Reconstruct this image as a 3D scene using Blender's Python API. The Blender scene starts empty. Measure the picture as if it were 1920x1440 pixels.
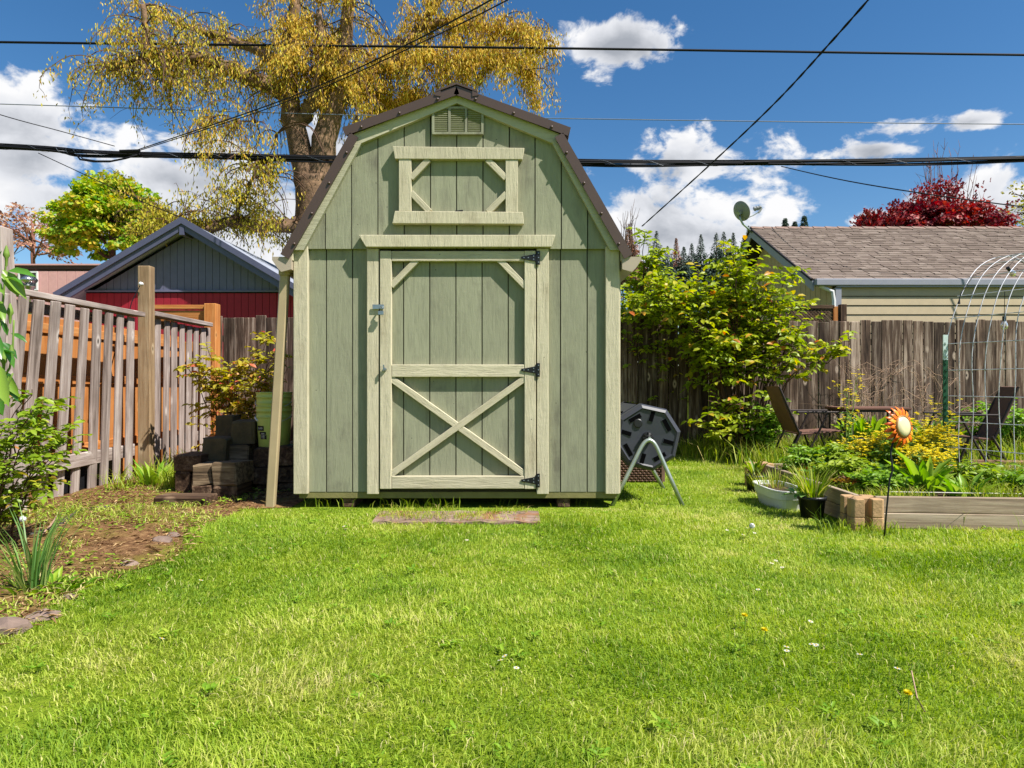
import bpy, bmesh, math, random
import numpy as np
from mathutils import Vector, Matrix, Euler
R = math.radians
rng = np.random.default_rng(7)
random.seed(7)
scene = bpy.context.scene
col = scene.collection

# ------------------------------------------------------------------ camera, sky, sun, exposure
CAM_H = 0.96          # the photograph is taken from about a metre above the lawn
FOC = 1280.0          # focal length in pixels of the 1920 pixel wide photograph (24 mm on 36 mm)
cam_data = bpy.data.cameras.new('camera')
cam_data.lens = 24.0; cam_data.sensor_width = 36.0; cam_data.clip_start = 0.05; cam_data.clip_end = 3000.0
cam = bpy.data.objects.new('camera', cam_data); col.objects.link(cam)
cam.location = (0, 0, CAM_H); cam.rotation_euler = (R(90), 0, 0)
scene.camera = cam

SUN = Vector((0.66, -0.385, 1.0)).normalized()       # direction towards the sun: high, right, a little behind the camera
SUN_EL = math.asin(SUN.z); SUN_AZ = math.atan2(SUN.x, SUN.y)
sun_data = bpy.data.lights.new('sun', 'SUN'); sun_data.energy = 5.0; sun_data.angle = R(0.53); sun_data.color = (1.0, 0.95, 0.88)
sun = bpy.data.objects.new('sun', sun_data); col.objects.link(sun)
sun.rotation_euler = (-SUN).to_track_quat('-Z', 'Y').to_euler(); sun.location = (10, -5, 20)

SKY_STRENGTH = 0.064
world = bpy.data.worlds.new('World'); scene.world = world; world.use_nodes = True
def build_sky():
    nt = world.node_tree; N = nt.nodes; L = nt.links; N.clear()
    out = N.new('ShaderNodeOutputWorld'); bg = N.new('ShaderNodeBackground'); bg.inputs['Strength'].default_value = SKY_STRENGTH
    L.new(bg.outputs[0], out.inputs[0])
    sky = N.new('ShaderNodeTexSky'); sky.sky_type = 'NISHITA'; sky.sun_disc = False
    sky.sun_elevation = SUN_EL; sky.sun_rotation = SUN_AZ; sky.air_density = 1.0; sky.dust_density = 0.35; sky.ozone_density = 2.2; sky.altitude = 200
    hs = N.new('ShaderNodeHueSaturation'); hs.inputs['Saturation'].default_value = 1.30; hs.inputs['Value'].default_value = 1.12
    L.new(sky.outputs[0], hs.inputs['Color'])
    tc = N.new('ShaderNodeTexCoord')
    def math_(op, a, b=None):
        m = N.new('ShaderNodeMath'); m.operation = op
        for i, v in enumerate((a, b)):
            if v is None: continue
            if isinstance(v, (int, float)): m.inputs[i].default_value = v
            else: L.new(v, m.inputs[i])
        return m.outputs[0]
    def vmath(op, a, b=None):
        m = N.new('ShaderNodeVectorMath'); m.operation = op
        for i, v in enumerate((a, b)):
            if v is None: continue
            if isinstance(v, (tuple, list, Vector)): m.inputs[i].default_value = tuple(v)
            else: L.new(v, m.inputs[i])
        return m
    d = vmath('NORMALIZE', tc.outputs['Generated']).outputs[0]
    def noise(scale, detail, rough, vec):
        n = N.new('ShaderNodeTexNoise'); n.inputs['Scale'].default_value = scale; n.inputs['Detail'].default_value = detail
        n.inputs['Roughness'].default_value = rough; L.new(vec, n.inputs['Vector']); return n
    # flatter billows: squeeze the vertical less than the horizontal
    dv = vmath('MULTIPLY', d, (1, 1, 1.5)).outputs[0]
    warp = noise(5.0, 3, .5, dv)
    wv = vmath('MULTIPLY', vmath('SUBTRACT', warp.outputs['Color'], (.5, .5, .5)).outputs[0], (.10, .10, .10)).outputs[0]
    dw = vmath('ADD', dv, wv).outputs[0]
    n1 = noise(9.0, 11, .58, dw).outputs['Fac']
    # cumulus clouds: (azimuth px, height px, half width, half height) seen from the yard, then more of the same round the horizon
    blobs = [(1140, 90, 135, 40), (1290, 425, 190, 92), (1320, 305, 125, 52), (1455, 415, 70, 46), (1645, 280, 78, 30),
             (1690, 240, 66, 22), (1822, 228, 54, 18), (1880, 392, 230, 82), (1640, 412, 40, 22), (40, 225, 130, 80), (60, 300, 120, 70),
             (330, 345, 230, 78), (150, 380, 130, 56), (480, 420, 170, 105), (600, 275, 90, 60), (1050, 480, 200, 60), (-250, 300, 190, 90), (2250, 330, 200, 110)]
    field = None
    cs = []
    for (px, py, rx, ry) in blobs:
        v = Vector(((px-960)/FOC, 1, (720-py)/FOC)); k = v.length; v.normalize()
        cs.append((v, rx/FOC/k, ry/FOC/k))
    rr = random.Random(3)
    for i in range(9):
        az = R(60 + i*230/9*1.0 + rr.uniform(-6, 6)) ; el = R(rr.uniform(6, 26))
        v = Vector((math.sin(az)*math.cos(el), math.cos(az)*math.cos(el), math.sin(el)))
        cs.append((v, rr.uniform(.08, .19), rr.uniform(.05, .08)))
        az = -az; el = R(rr.uniform(6, 26))
        if i % 2: cs.append((Vector((math.sin(az)*math.cos(el), math.cos(az)*math.cos(el), math.sin(el))), rr.uniform(.08, .18), rr.uniform(.05, .08)))
    for (v, rx, ry) in cs:
        df = vmath('SUBTRACT', d, v).outputs[0]
        sc = vmath('MULTIPLY', df, (.86/rx, .86/rx, .86/ry)).outputs[0]
        ln = vmath('LENGTH', sc).outputs['Value']
        val = math_('SUBTRACT', 1.0, ln)
        field = val if field is None else math_('MAXIMUM', field, val)
    fld = math_('MAXIMUM', field, -1.2)
    n3 = noise(24.0, 8, .6, dw).outputs['Fac']
    dens = math_('ADD', math_('ADD', math_('MULTIPLY', fld, .80), math_('MULTIPLY', math_('SUBTRACT', n1, .5), 2.1)), math_('MULTIPLY', math_('SUBTRACT', n3, .5), 1.25))
    mr = N.new('ShaderNodeMapRange'); mr.interpolation_type = 'SMOOTHSTEP'
    mr.inputs['From Min'].default_value = 0.02; mr.inputs['From Max'].default_value = 0.36; L.new(dens, mr.inputs['Value'])
    # thickness makes the belly of a cloud greyer than its rim
    up = vmath('ADD', dw, (0.012, 0, 0.035)).outputs[0]
    n2 = noise(7.0, 7, .52, up).outputs['Fac']
    thick = math_('ADD', math_('MULTIPLY', fld, .5), math_('MULTIPLY', math_('SUBTRACT', n2, .5), 2.6))
    cr = N.new('ShaderNodeValToRGB'); L.new(thick, cr.inputs[0])
    cr.color_ramp.elements[0].position = 0.02; cr.color_ramp.elements[0].color = (1.0, 1.0, 1.0, 1)
    cr.color_ramp.elements[1].position = 0.75; cr.color_ramp.elements[1].color = (.40, .43, .48, 1)
    e = cr.color_ramp.elements.new(.33); e.color = (.80, .82, .86, 1)
    cm = vmath('MULTIPLY', cr.outputs[0], (8.4, 8.4, 8.5)).outputs[0]
    mix = N.new('ShaderNodeMix'); mix.data_type = 'RGBA'
    L.new(mr.outputs[0], mix.inputs['Factor']); L.new(hs.outputs[0], mix.inputs['A']); L.new(cm, mix.inputs['B'])
    L.new(mix.outputs['Result'], bg.inputs['Color'])
build_sky()

scene.view_settings.view_transform = 'Standard'; scene.view_settings.look = 'None'
scene.view_settings.exposure = 0.88; scene.view_settings.gamma = 1.0
try: scene.view_settings.use_curve_mapping = False
except Exception: pass
scene.cycles.use_denoising = True
scene.cycles.max_bounces = 6; scene.cycles.diffuse_bounces = 3; scene.cycles.glossy_bounces = 2
scene.cycles.transmission_bounces = 4; scene.cycles.transparent_max_bounces = 4
scene.cycles.caustics_reflective = False; scene.cycles.caustics_refractive = False

# ------------------------------------------------------------------ helpers
def P(px, py, d):
    """World point that stands d metres in front of the camera behind a pixel of the 1920x1440 photograph."""
    return Vector(((px-960)*d/FOC, d, CAM_H-(py-720)*d/FOC))
ALB = 0.83       # painted swatches down to real-world reflectance
def srgb(r, g, b):
    f = lambda c: (c/255/12.92) if c <= 10 else ((c/255+.055)/1.055)**2.4
    return (f(r)*ALB, f(g)*ALB, f(b)*ALB, 1.0)
ORIG = {}
def org(o): return ORIG.get(o.name, Vector((0, 0, 0))) if o else Vector((0, 0, 0))
def tag(o, label=None, cat=None, group=None, kind=None):
    if label: o['label'] = label
    if cat: o['category'] = cat
    if group: o['group'] = group
    if kind: o['kind'] = kind
    return o
def empty(name, loc, label=None, cat=None, group=None):
    o = bpy.data.objects.new(name, None); col.objects.link(o); o.location = loc
    o.empty_display_size = .1
    ORIG[o.name] = Vector(loc); tag(o, label, cat, group); return o
def link(name, me, mat=None, parent=None, loc=(0, 0, 0), rot=None):
    o = bpy.data.objects.new(name, me); col.objects.link(o)
    if mat is not None and not me.materials: me.materials.append(mat)
    loc = Vector(loc); o.parent = parent; o.location = loc - org(parent)
    if rot is not None: o.rotation_euler = rot
    ORIG[o.name] = loc
    return o
class MB:
    """collects shapes in world coordinates, then becomes one mesh object"""
    def __init__(s): s.v = []; s.f = []
    def add(s, vs, fs):
        b = len(s.v); s.v += [tuple(v) for v in vs]; s.f += [tuple(i+b for i in f) for f in fs]; return s
    def box(s, c, size, rot=None, taper=1.0):
        c = Vector(c); hx, hy, hz = size[0]/2, size[1]/2, size[2]/2
        vs = [Vector((x*hx*(taper if z > 0 else 1), y*hy*(taper if z > 0 else 1), z*hz)) for z in (-1, 1) for x, y in ((-1, -1), (1, -1), (1, 1), (-1, 1))]
        if rot is not None:
            m = rot if isinstance(rot, Matrix) else Euler(rot).to_matrix()
            vs = [m @ v for v in vs]
        return s.add([v+c for v in vs], [(3, 2, 1, 0), (4, 5, 6, 7), (0, 1, 5, 4), (1, 2, 6, 5), (2, 3, 7, 6), (3, 0, 4, 7)])
    def prism(s, poly, y0, y1):
        """poly in (x, z), counter-clockwise seen from the camera, extruded in depth from y0 (front) to y1"""
        n = len(poly)
        vs = [(x, y0, z) for x, z in poly] + [(x, y1, z) for x, z in poly]
        fs = [tuple(range(n)), tuple(range(2*n-1, n-1, -1))] + [(i, n+i, n+(i+1) % n, (i+1) % n) for i in range(n)]
        return s.add(vs, fs)
    def slab(s, poly, z0, z1):
        n = len(poly)
        vs = [(x, y, z0) for x, y in poly] + [(x, y, z1) for x, y in poly]
        fs = [tuple(range(n-1, -1, -1)), tuple(range(n, 2*n))] + [(i, (i+1) % n, n+(i+1) % n, n+i) for i in range(n)]
        return s.add(vs, fs)
    def tube(s, pts, rad, n=8, cap=True):
        pts = [Vector(p) for p in pts]; k = len(pts)
        rad = [rad]*k if isinstance(rad, (int, float)) else list(rad)
        t0 = (pts[1]-pts[0]).normalized(); a = Vector((0, 0, 1)) if abs(t0.z) < .9 else Vector((1, 0, 0))
        u = t0.cross(a).normalized(); vs = []
        for i, p in enumerate(pts):
            t = (pts[min(i+1, k-1)]-pts[max(i-1, 0)])
            if t.length < 1e-9: t = t0
            t.normalize()
            u = (u - t*u.dot(t))
            u = u.normalized() if u.length > 1e-6 else t.orthogonal().normalized()
            w = t.cross(u)
            for j in range(n):
                an = 2*math.pi*j/n; vs.append(p + (u*math.cos(an)+w*math.sin(an))*rad[i])
        fs = [(i*n+j, i*n+(j+1) % n, (i+1)*n+(j+1) % n, (i+1)*n+j) for i in range(k-1) for j in range(n)]
        if cap: fs += [tuple(range(n-1, -1, -1)), tuple(range((k-1)*n, k*n))]
        return s.add(vs, fs)
    def lathe(s, prof, n=24, origin=(0, 0, 0), axis='Z', m=None):
        """prof: (radius, height) pairs"""
        o = Vector(origin); vs = []
        for r, h in prof:
            for j in range(n):
                an = 2*math.pi*j/n
                v = Vector((r*math.cos(an), r*math.sin(an), h))
                if axis == 'Y': v = Vector((v.x, v.z, v.y))
                if m is not None: v = m @ v
                vs.append(v+o)
        k = len(prof)
        fs = [(i*n+j, i*n+(j+1) % n, (i+1)*n+(j+1) % n, (i+1)*n+j) for i in range(k-1) for j in range(n)]
        if axis == 'Y': fs = [tuple(reversed(f)) for f in fs]
        return s.add(vs, fs)
    def mesh(s, name, off=Vector((0, 0, 0)), smooth=False):
        me = bpy.data.meshes.new(name)
        me.from_pydata([(v[0]-off.x, v[1]-off.y, v[2]-off.z) for v in s.v], [], s.f)
        if smooth: me.polygons.foreach_set('use_smooth', [True]*len(me.polygons))
        me.update(); return me
    def build(s, name, mat, parent=None, loc=None, smooth=False, kind=None):
        o_ = Vector(loc) if loc is not None else org(parent)
        o = link(name, s.mesh(name, o_, smooth), mat, parent, o_)
        if kind: o['kind'] = kind
        return o
def bevel_obj(o, w, seg=1):
    bm = bmesh.new(); bm.from_mesh(o.data)
    bmesh.ops.bevel(bm, geom=list(bm.edges), offset=w, segments=seg, affect='EDGES', clamp_overlap=True)
    bm.to_mesh(o.data); bm.free(); o.data.update(); return o
_bc = {}
def board_mesh(a, b, c, bev, mat, cup=0):
    """chamfered board, long side along local Z so that the grain runs along it"""
    k = (round(a, 3), round(b, 3), round(c, 3), bev, mat.name if mat else '', cup)
    if k in _bc: return _bc[k]
    bm = bmesh.new(); bmesh.ops.create_cube(bm, size=1.0)
    for v in bm.verts: v.co = Vector((v.co.x*a, v.co.y*b, v.co.z*c))
    if bev: bmesh.ops.bevel(bm, geom=list(bm.edges), offset=min(bev, min(a, b)*.3), segments=1, affect='EDGES')
    if cup:
        rr = random.Random(cup)
        for v in bm.verts: v.co += Vector((rr.uniform(-1, 1), rr.uniform(-1, 1), rr.uniform(-1, 1)))*min(a, b)*.06
    me = bpy.data.meshes.new('board'); bm.to_mesh(me); bm.free()
    if mat: me.materials.append(mat)
    _bc[k] = me; return me
def board(name, size, c, mat, parent=None, rot=None, bev=.003, cup=0):
    """size is given along world x, y, z before rot"""
    sx, sy, sz = size
    ax = max(range(3), key=lambda i: size[i])
    if ax == 2: dims = (sx, sy, sz); perm = Matrix.Identity(3)
    elif ax == 0: dims = (sz, sy, sx); perm = Matrix(((0, 0, 1), (0, 1, 0), (-1, 0, 0)))
    else: dims = (sx, sz, sy); perm = Matrix(((1, 0, 0), (0, 0, 1), (0, -1, 0)))
    me = board_mesh(*dims, bev, mat, cup)
    m = perm
    if rot is not None: m = (rot if isinstance(rot, Matrix) else Euler(rot).to_matrix()) @ perm
    return link(name, me, None, parent, c, m.to_euler())
def beam(name, a, b, w, t, mat, parent=None, bev=.003, up=(0, -1, 0)):
    """board from point a to point b, width w in the plane, thickness t along 'up'"""
    a = Vector(a); b = Vector(b); z = (b-a); L = z.length; z.normalize()
    y = Vector(up); y = (y - z*y.dot(z)).normalized(); x = y.cross(z)
    m = Matrix((x, y, z)).transposed()
    return link(name, board_mesh(w, t, L, bev, mat), None, parent, (a+b)/2, m.to_euler())
def clip_x(poly, x0, x1):
    def half(p, f, x):
        o = []
        for i in range(len(p)):
            a, b = p[i], p[(i+1) % len(p)]
            ia, ib = f(a[0]), f(b[0])
            if ia: o.append(a)
            if ia != ib:
                t = (x-a[0])/(b[0]-a[0]); o.append((x, a[1]+t*(b[1]-a[1])))
        return o
    p = half(poly, lambda v: v >= x0, x0)
    return half(p, lambda v: v <= x1, x1) if p else p
def vnoise(x, y, seed=0):
    """smooth value noise, arrays in, 0..1 out"""
    xi = np.floor(x).astype(np.int64); yi = np.floor(y).astype(np.int64)
    fx = x-xi; fy = y-yi; fx = fx*fx*(3-2*fx); fy = fy*fy*(3-2*fy)
    def h(a, b):
        n = (a*374761393 + b*668265263 + seed*982451653) & 0x7fffffff
        n = ((n ^ (n >> 13))*1274126177) & 0x7fffffff
        return ((n ^ (n >> 16)) & 0xffff)/65535.0
    return (h(xi, yi)*(1-fx)+h(xi+1, yi)*fx)*(1-fy) + (h(xi, yi+1)*(1-fx)+h(xi+1, yi+1)*fx)*fy
def np_mesh(name, V, faces_flat, nper, rnd=None, mat=None, smooth=False):
    me = bpy.data.meshes.new(name)
    V = np.ascontiguousarray(V, dtype=np.float32); F = np.ascontiguousarray(faces_flat, dtype=np.int32)
    nf = len(F)//nper if isinstance(nper, int) else len(nper)
    me.vertices.add(len(V)); me.vertices.foreach_set('co', V.ravel())
    me.loops.add(len(F)); me.loops.foreach_set('vertex_index', F)
    if isinstance(nper, int):
        st = np.arange(nf, dtype=np.int32)*nper
    else:
        tot = np.asarray(nper, dtype=np.int32); st = np.concatenate(([0], np.cumsum(tot)[:-1])).astype(np.int32)
    me.polygons.add(nf); me.polygons.foreach_set('loop_start', st)
    if rnd is not None:
        at = me.attributes.new('rnd', 'FLOAT', 'POINT'); at.data.foreach_set('value', np.ascontiguousarray(rnd, dtype=np.float32))
    me.update(calc_edges=True); me.validate()
    if smooth: me.polygons.foreach_set('use_smooth', np.ones(nf, dtype=bool))
    if mat: me.materials.append(mat)
    return me
def unit(a): return a/np.maximum(np.linalg.norm(a, axis=1, keepdims=True), 1e-9)
LEAF_T = {
 # template vertices (along, across, lift) and triangles/quads as tris
 'rhomb': (np.array([[0, 0, 0], [.45, .5, .10], [1, 0, -.06], [.45, -.5, .10]]), np.array([[0, 2, 1], [0, 3, 2]])),
 'leaf': (np.array([[0, 0, 0], [.30, .42, .10], [.30, 0, 0], [.30, -.42, .10], [.68, .40, .06], [.68, 0, -.03], [.68, -.40, .06], [1, 0, -.14]]),
          np.array([[0, 2, 1], [0, 3, 2], [1, 2, 4], [2, 5, 4], [2, 3, 5], [3, 6, 5], [4, 5, 7], [5, 6, 7]])),
 'strap': (np.array([[0, .35, 0], [0, -.35, 0], [.35, .5, .0], [.35, -.5, .0], [.7, .38, -.06], [.7, -.38, -.06], [1, 0, -.20]]),
           np.array([[0, 1, 3], [0, 3, 2], [2, 3, 5], [2, 5, 4], [4, 5, 6]])),
 'maple': (np.array([[0, 0, 0], [.15, .5, .08], [.5, .2, .0], [.62, .55, .02], [1, 0, -.12], [.62, -.55, .02], [.5, -.2, 0], [.15, -.5, .08]]),
           np.array([[0, 2, 1], [2, 4, 3], [0, 6, 2], [2, 6, 4], [0, 7, 6], [6, 5, 4]])),
}
def leaf_mesh(name, pos, along, nrm, L, W, rnd, mat, shape='rhomb', off=(0, 0, 0)):
    pos = np.asarray(pos, float) - np.array(off); along = unit(np.asarray(along, float)); nrm = np.asarray(nrm, float)
    side = unit(np.cross(nrm, along)); up = np.cross(along, side)
    T, tri = LEAF_T[shape]; n = len(pos); k = len(T)
    L = np.broadcast_to(np.asarray(L, float), (n,)); W = np.broadcast_to(np.asarray(W, float), (n,))
    V = (pos[:, None, :] + (T[None, :, 0:1]*L[:, None, None])*along[:, None, :] + (T[None, :, 1:2]*W[:, None, None])*side[:, None, :]
         + (T[None, :, 2:3]*L[:, None, None])*up[:, None, :]).reshape(-1, 3)
    F = (tri[None]+ (np.arange(n)*k)[:, None, None]).reshape(-1)
    return np_mesh(name, V, F, 3, np.repeat(np.asarray(rnd, float), k), mat)
def blade_mesh(name, pos, h, w, az, lean, rnd, mat, off=(0, 0, 0), curl=1.6):
    """grass blades: five vertices, three triangles, bent over in direction az"""
    pos = np.asarray(pos, float)-np.array(off); n = len(pos)
    h = np.broadcast_to(h, (n,)); w = np.broadcast_to(w, (n,)); lean = np.broadcast_to(lean, (n,))
    d = np.stack([np.cos(az), np.sin(az), np.zeros(n)], 1); fa = az+rng.uniform(-1.2, 1.2, n)+math.pi/2
    s = np.stack([np.cos(fa), np.sin(fa), np.zeros(n)], 1); z = np.array([0, 0, 1.0])
    mid = pos + d*(h*lean*.35)[:, None] + z*(h*.58)[:, None]
    tip = pos + d*(h*lean*curl*.75)[:, None] + z*(h*np.clip(1-.32*lean, .25, 1))[:, None]
    V = np.stack([pos-s*(w*.5)[:, None], pos+s*(w*.5)[:, None], mid-s*(w*.42)[:, None], mid+s*(w*.42)[:, None], tip], 1).reshape(-1, 3)
    tri = np.array([[0, 1, 3], [0, 3, 2], [2, 3, 4]])
    F = (tri[None]+(np.arange(n)*5)[:, None, None]).reshape(-1)
    return np_mesh(name, V, F, 3, np.repeat(rnd, 5), mat)
def rand_dirs(n):
    v = rng.normal(size=(n, 3)); return unit(v)
# ------------------------------------------------------------------ materials
def new_mat(name):
    m = bpy.data.materials.new(name); m.use_nodes = True
    nt = m.node_tree; nt.nodes.clear()
    out = nt.nodes.new('ShaderNodeOutputMaterial')
    b = nt.nodes.new('ShaderNodeBsdfPrincipled'); nt.links.new(b.outputs[0], out.inputs[0])
    return m, nt, b, out
def ramp(nt, fac, stops):
    r = nt.nodes.new('ShaderNodeValToRGB'); nt.links.new(fac, r.inputs[0])
    el = r.color_ramp.elements
    while len(el) < len(stops): el.new(.5)
    for e, (p, c) in zip(el, stops): e.position = p; e.color = c
    return r.outputs[0]
def coords(nt, scale, per_object=True):
    tc = nt.nodes.new('ShaderNodeTexCoord'); v = tc.outputs['Object']
    if per_object:
        oi = nt.nodes.new('ShaderNodeObjectInfo')
        m = nt.nodes.new('ShaderNodeVectorMath'); m.operation = 'MULTIPLY'; m.inputs[1].default_value = (37.1, 19.7, 53.3)
        cx = nt.nodes.new('ShaderNodeCombineXYZ')
        for i in range(3): nt.links.new(oi.outputs['Random'], cx.inputs[i])
        nt.links.new(cx.outputs[0], m.inputs[0])
        a = nt.nodes.new('ShaderNodeVectorMath'); a.operation = 'ADD'; nt.links.new(v, a.inputs[0]); nt.links.new(m.outputs[0], a.inputs[1]); v = a.outputs[0]
    mp = nt.nodes.new('ShaderNodeMapping'); mp.inputs['Scale'].default_value = scale; nt.links.new(v, mp.inputs['Vector'])
    return mp.outputs[0], v
def noise_(nt, vec, scale, detail=5, rough=.6, dist=0):
    n = nt.nodes.new('ShaderNodeTexNoise'); n.inputs['Scale'].default_value = scale; n.inputs['Detail'].default_value = detail
    n.inputs['Roughness'].default_value = rough; n.inputs['Distortion'].default_value = dist
    nt.links.new(vec, n.inputs['Vector']); return n.outputs['Fac']
def mixc(nt, fac, a, b, mode='MIX'):
    m = nt.nodes.new('ShaderNodeMix'); m.data_type = 'RGBA'; m.blend_type = mode
    for s, v in (('Factor', fac), ('A', a), ('B', b)):
        inp = m.inputs[s] if s == 'Factor' else [i for i in m.inputs if i.name == s and i.type == 'RGBA'][0]
        if isinstance(v, (int, float)): inp.default_value = v
        elif isinstance(v, tuple): inp.default_value = v
        else: nt.links.new(v, inp)
    return [o for o in m.outputs if o.type == 'RGBA'][0]
def bump_(nt, b, h, dist=.002, strength=1.0):
    bp = nt.nodes.new('ShaderNodeBump'); bp.inputs['Distance'].default_value = dist; bp.inputs['Strength'].default_value = strength
    nt.links.new(h, bp.inputs['Height']); nt.links.new(bp.outputs[0], b.inputs['Normal'])
def mrange(nt, v, a, b, c=0., d=1.):
    m = nt.nodes.new('ShaderNodeMapRange'); nt.links.new(v, m.inputs[0])
    for i, x in zip(('From Min', 'From Max', 'To Min', 'To Max'), (a, b, c, d)): m.inputs[i].default_value = x
    return m.outputs[0]
def plain(name, c, rough=.6, metal=0., spec=.4, var=.12, nscale=8., bump=0., bscale=60.):
    m, nt, b, out = new_mat(name)
    mp, v = coords(nt, (1, 1, 1))
    f = noise_(nt, mp, nscale, 5, .6)
    dk = tuple(x*(1-var*1.6) for x in c[:3])+(1,); lt = tuple(min(1, x*(1+var)) for x in c[:3])+(1,)
    nt.links.new(ramp(nt, f, [(.3, dk), (.68, lt)]), b.inputs['Base Color'])
    b.inputs['Roughness'].default_value = rough; b.inputs['Metallic'].default_value = metal
    b.inputs['Specular IOR Level'].default_value = spec
    if bump: bump_(nt, b, noise_(nt, mp, bscale, 4, .6), bump)
    return m
def wood(name, dark, mid, light, axis='Z', rough=.85, grain=42., knots=True, tint=.25, bump=.0025, spec=.2, stretch=.06):
    """weathered wood: long grain, per-board tint, knots"""
    m, nt, b, out = new_mat(name)
    s = {'Z': (1, 1, stretch), 'X': (stretch, 1, 1), 'Y': (1, stretch, 1)}[axis]
    mp, v = coords(nt, s)
    wob = noise_(nt, mp, 3.0, 3, .5)
    g = noise_(nt, mp, grain, 8, .68, .4)
    g2 = noise_(nt, mp, grain*.28, 4, .6, .8)
    gm = nt.nodes.new('ShaderNodeMath'); gm.operation = 'ADD'
    nt.links.new(mrange(nt, g, .25, .75, 0, .55), gm.inputs[0]); nt.links.new(mrange(nt, g2, .3, .7, 0, .45), gm.inputs[1])
    c = ramp(nt, gm.outputs[0], [(.18, dark), (.48, mid), (.84, light)])
    oi = nt.nodes.new('ShaderNodeObjectInfo')
    hv = nt.nodes.new('ShaderNodeHueSaturation'); nt.links.new(c, hv.inputs['Color'])
    nt.links.new(mrange(nt, oi.outputs['Random'], 0, 1, 1-tint, 1+tint), hv.inputs['Value'])
    cc = hv.outputs[0]
    low = noise_(nt, v, 2.2, 3, .5)
    cc = mixc(nt, mrange(nt, low, .52, .75, 0, .5), cc, tuple(x*.55 for x in dark[:3])+(1,))
    h = gm.outputs[0]
    if knots:
        s2 = {'Z': (1, 1, .45), 'X': (.45, 1, 1), 'Y': (1, .45, 1)}[axis]
        mp2 = nt.nodes.new('ShaderNodeMapping'); mp2.inputs['Scale'].default_value = s2; nt.links.new(v, mp2.inputs['Vector'])
        vo = nt.nodes.new('ShaderNodeTexVoronoi'); vo.inputs['Scale'].default_value = 5.0; nt.links.new(mp2.outputs[0], vo.inputs['Vector'])
        k = mrange(nt, vo.outputs['Distance'], .035, .075, 1, 0); k2 = mrange(nt, vo.outputs['Distance'], .09, .16, 1, 0)
        cc = mixc(nt, k2, cc, light); cc = mixc(nt, k, cc, tuple(x*.4 for x in dark[:3])+(1,))
    nt.links.new(cc, b.inputs['Base Color'])
    b.inputs['Roughness'].default_value = rough; b.inputs['Specular IOR Level'].default_value = spec
    bump_(nt, b, h, bump)
    return m
def paint(name, c, worn, axis='Z', rough=.75, bump=.004, amount=.35, strands=40.):
    """paint on rough sawn wood: brushed grain relief and worn greyish patches"""
    m, nt, b, out = new_mat(name)
    s = {'Z': (1, 1, .13), 'X': (.13, 1, 1)}[axis]
    s2 = {'Z': (.25, 1, 1.0), 'X': (1, 1, .25)}[axis]
    mp, v = coords(nt, s)
    g = noise_(nt, mp, strands, 7, .68, .6)
    mpb = nt.nodes.new('ShaderNodeMapping'); mpb.inputs['Scale'].default_value = s2; nt.links.new(v, mpb.inputs['Vector'])
    saw = noise_(nt, mpb.outputs[0], 38, 3, .5)
    big = noise_(nt, v, 2.6, 5, .62, .3)
    med = noise_(nt, mp, 9, 5, .65)
    lt = tuple(min(1, x*1.08) for x in c[:3])+(1,); dk = tuple(x*.84 for x in c[:3])+(1,)
    cc = ramp(nt, g, [(.30, dk), (.5, c), (.74, lt)])
    mm = nt.nodes.new('ShaderNodeMath'); mm.operation = 'MULTIPLY'
    nt.links.new(mrange(nt, big, .46, .68), mm.inputs[0]); nt.links.new(mrange(nt, med, .42, .66), mm.inputs[1])
    m2 = nt.nodes.new('ShaderNodeMath'); m2.operation = 'MULTIPLY'; nt.links.new(mm.outputs[0], m2.inputs[0]); m2.inputs[1].default_value = amount*2
    cc = mixc(nt, m2.outputs[0], cc, worn)
    oi = nt.nodes.new('ShaderNodeObjectInfo'); hv = nt.nodes.new('ShaderNodeHueSaturation'); nt.links.new(cc, hv.inputs['Color'])
    nt.links.new(mrange(nt, oi.outputs['Random'], 0, 1, .93, 1.06), hv.inputs['Value'])
    # dark nail heads here and there
    vo = nt.nodes.new('ShaderNodeTexVoronoi'); vo.inputs['Scale'].default_value = 7.5; nt.links.new(v, vo.inputs['Vector'])
    cc = mixc(nt, mrange(nt, vo.outputs['Distance'], .030, .042, .85, 0), hv.outputs[0], tuple(x*.25 for x in c[:3])+(1,))
    nt.links.new(cc, b.inputs['Base Color'])
    b.inputs['Roughness'].default_value = rough; b.inputs['Specular IOR Level'].default_value = .3
    ad = nt.nodes.new('ShaderNodeMath'); ad.operation = 'ADD'; nt.links.new(g, ad.inputs[0])
    sm = nt.nodes.new('ShaderNodeMath'); sm.operation = 'MULTIPLY'; nt.links.new(saw, sm.inputs[0]); sm.inputs[1].default_value = .16; nt.links.new(sm.outputs[0], ad.inputs[1])
    bump_(nt, b, ad.outputs[0], bump)
    return m
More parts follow.
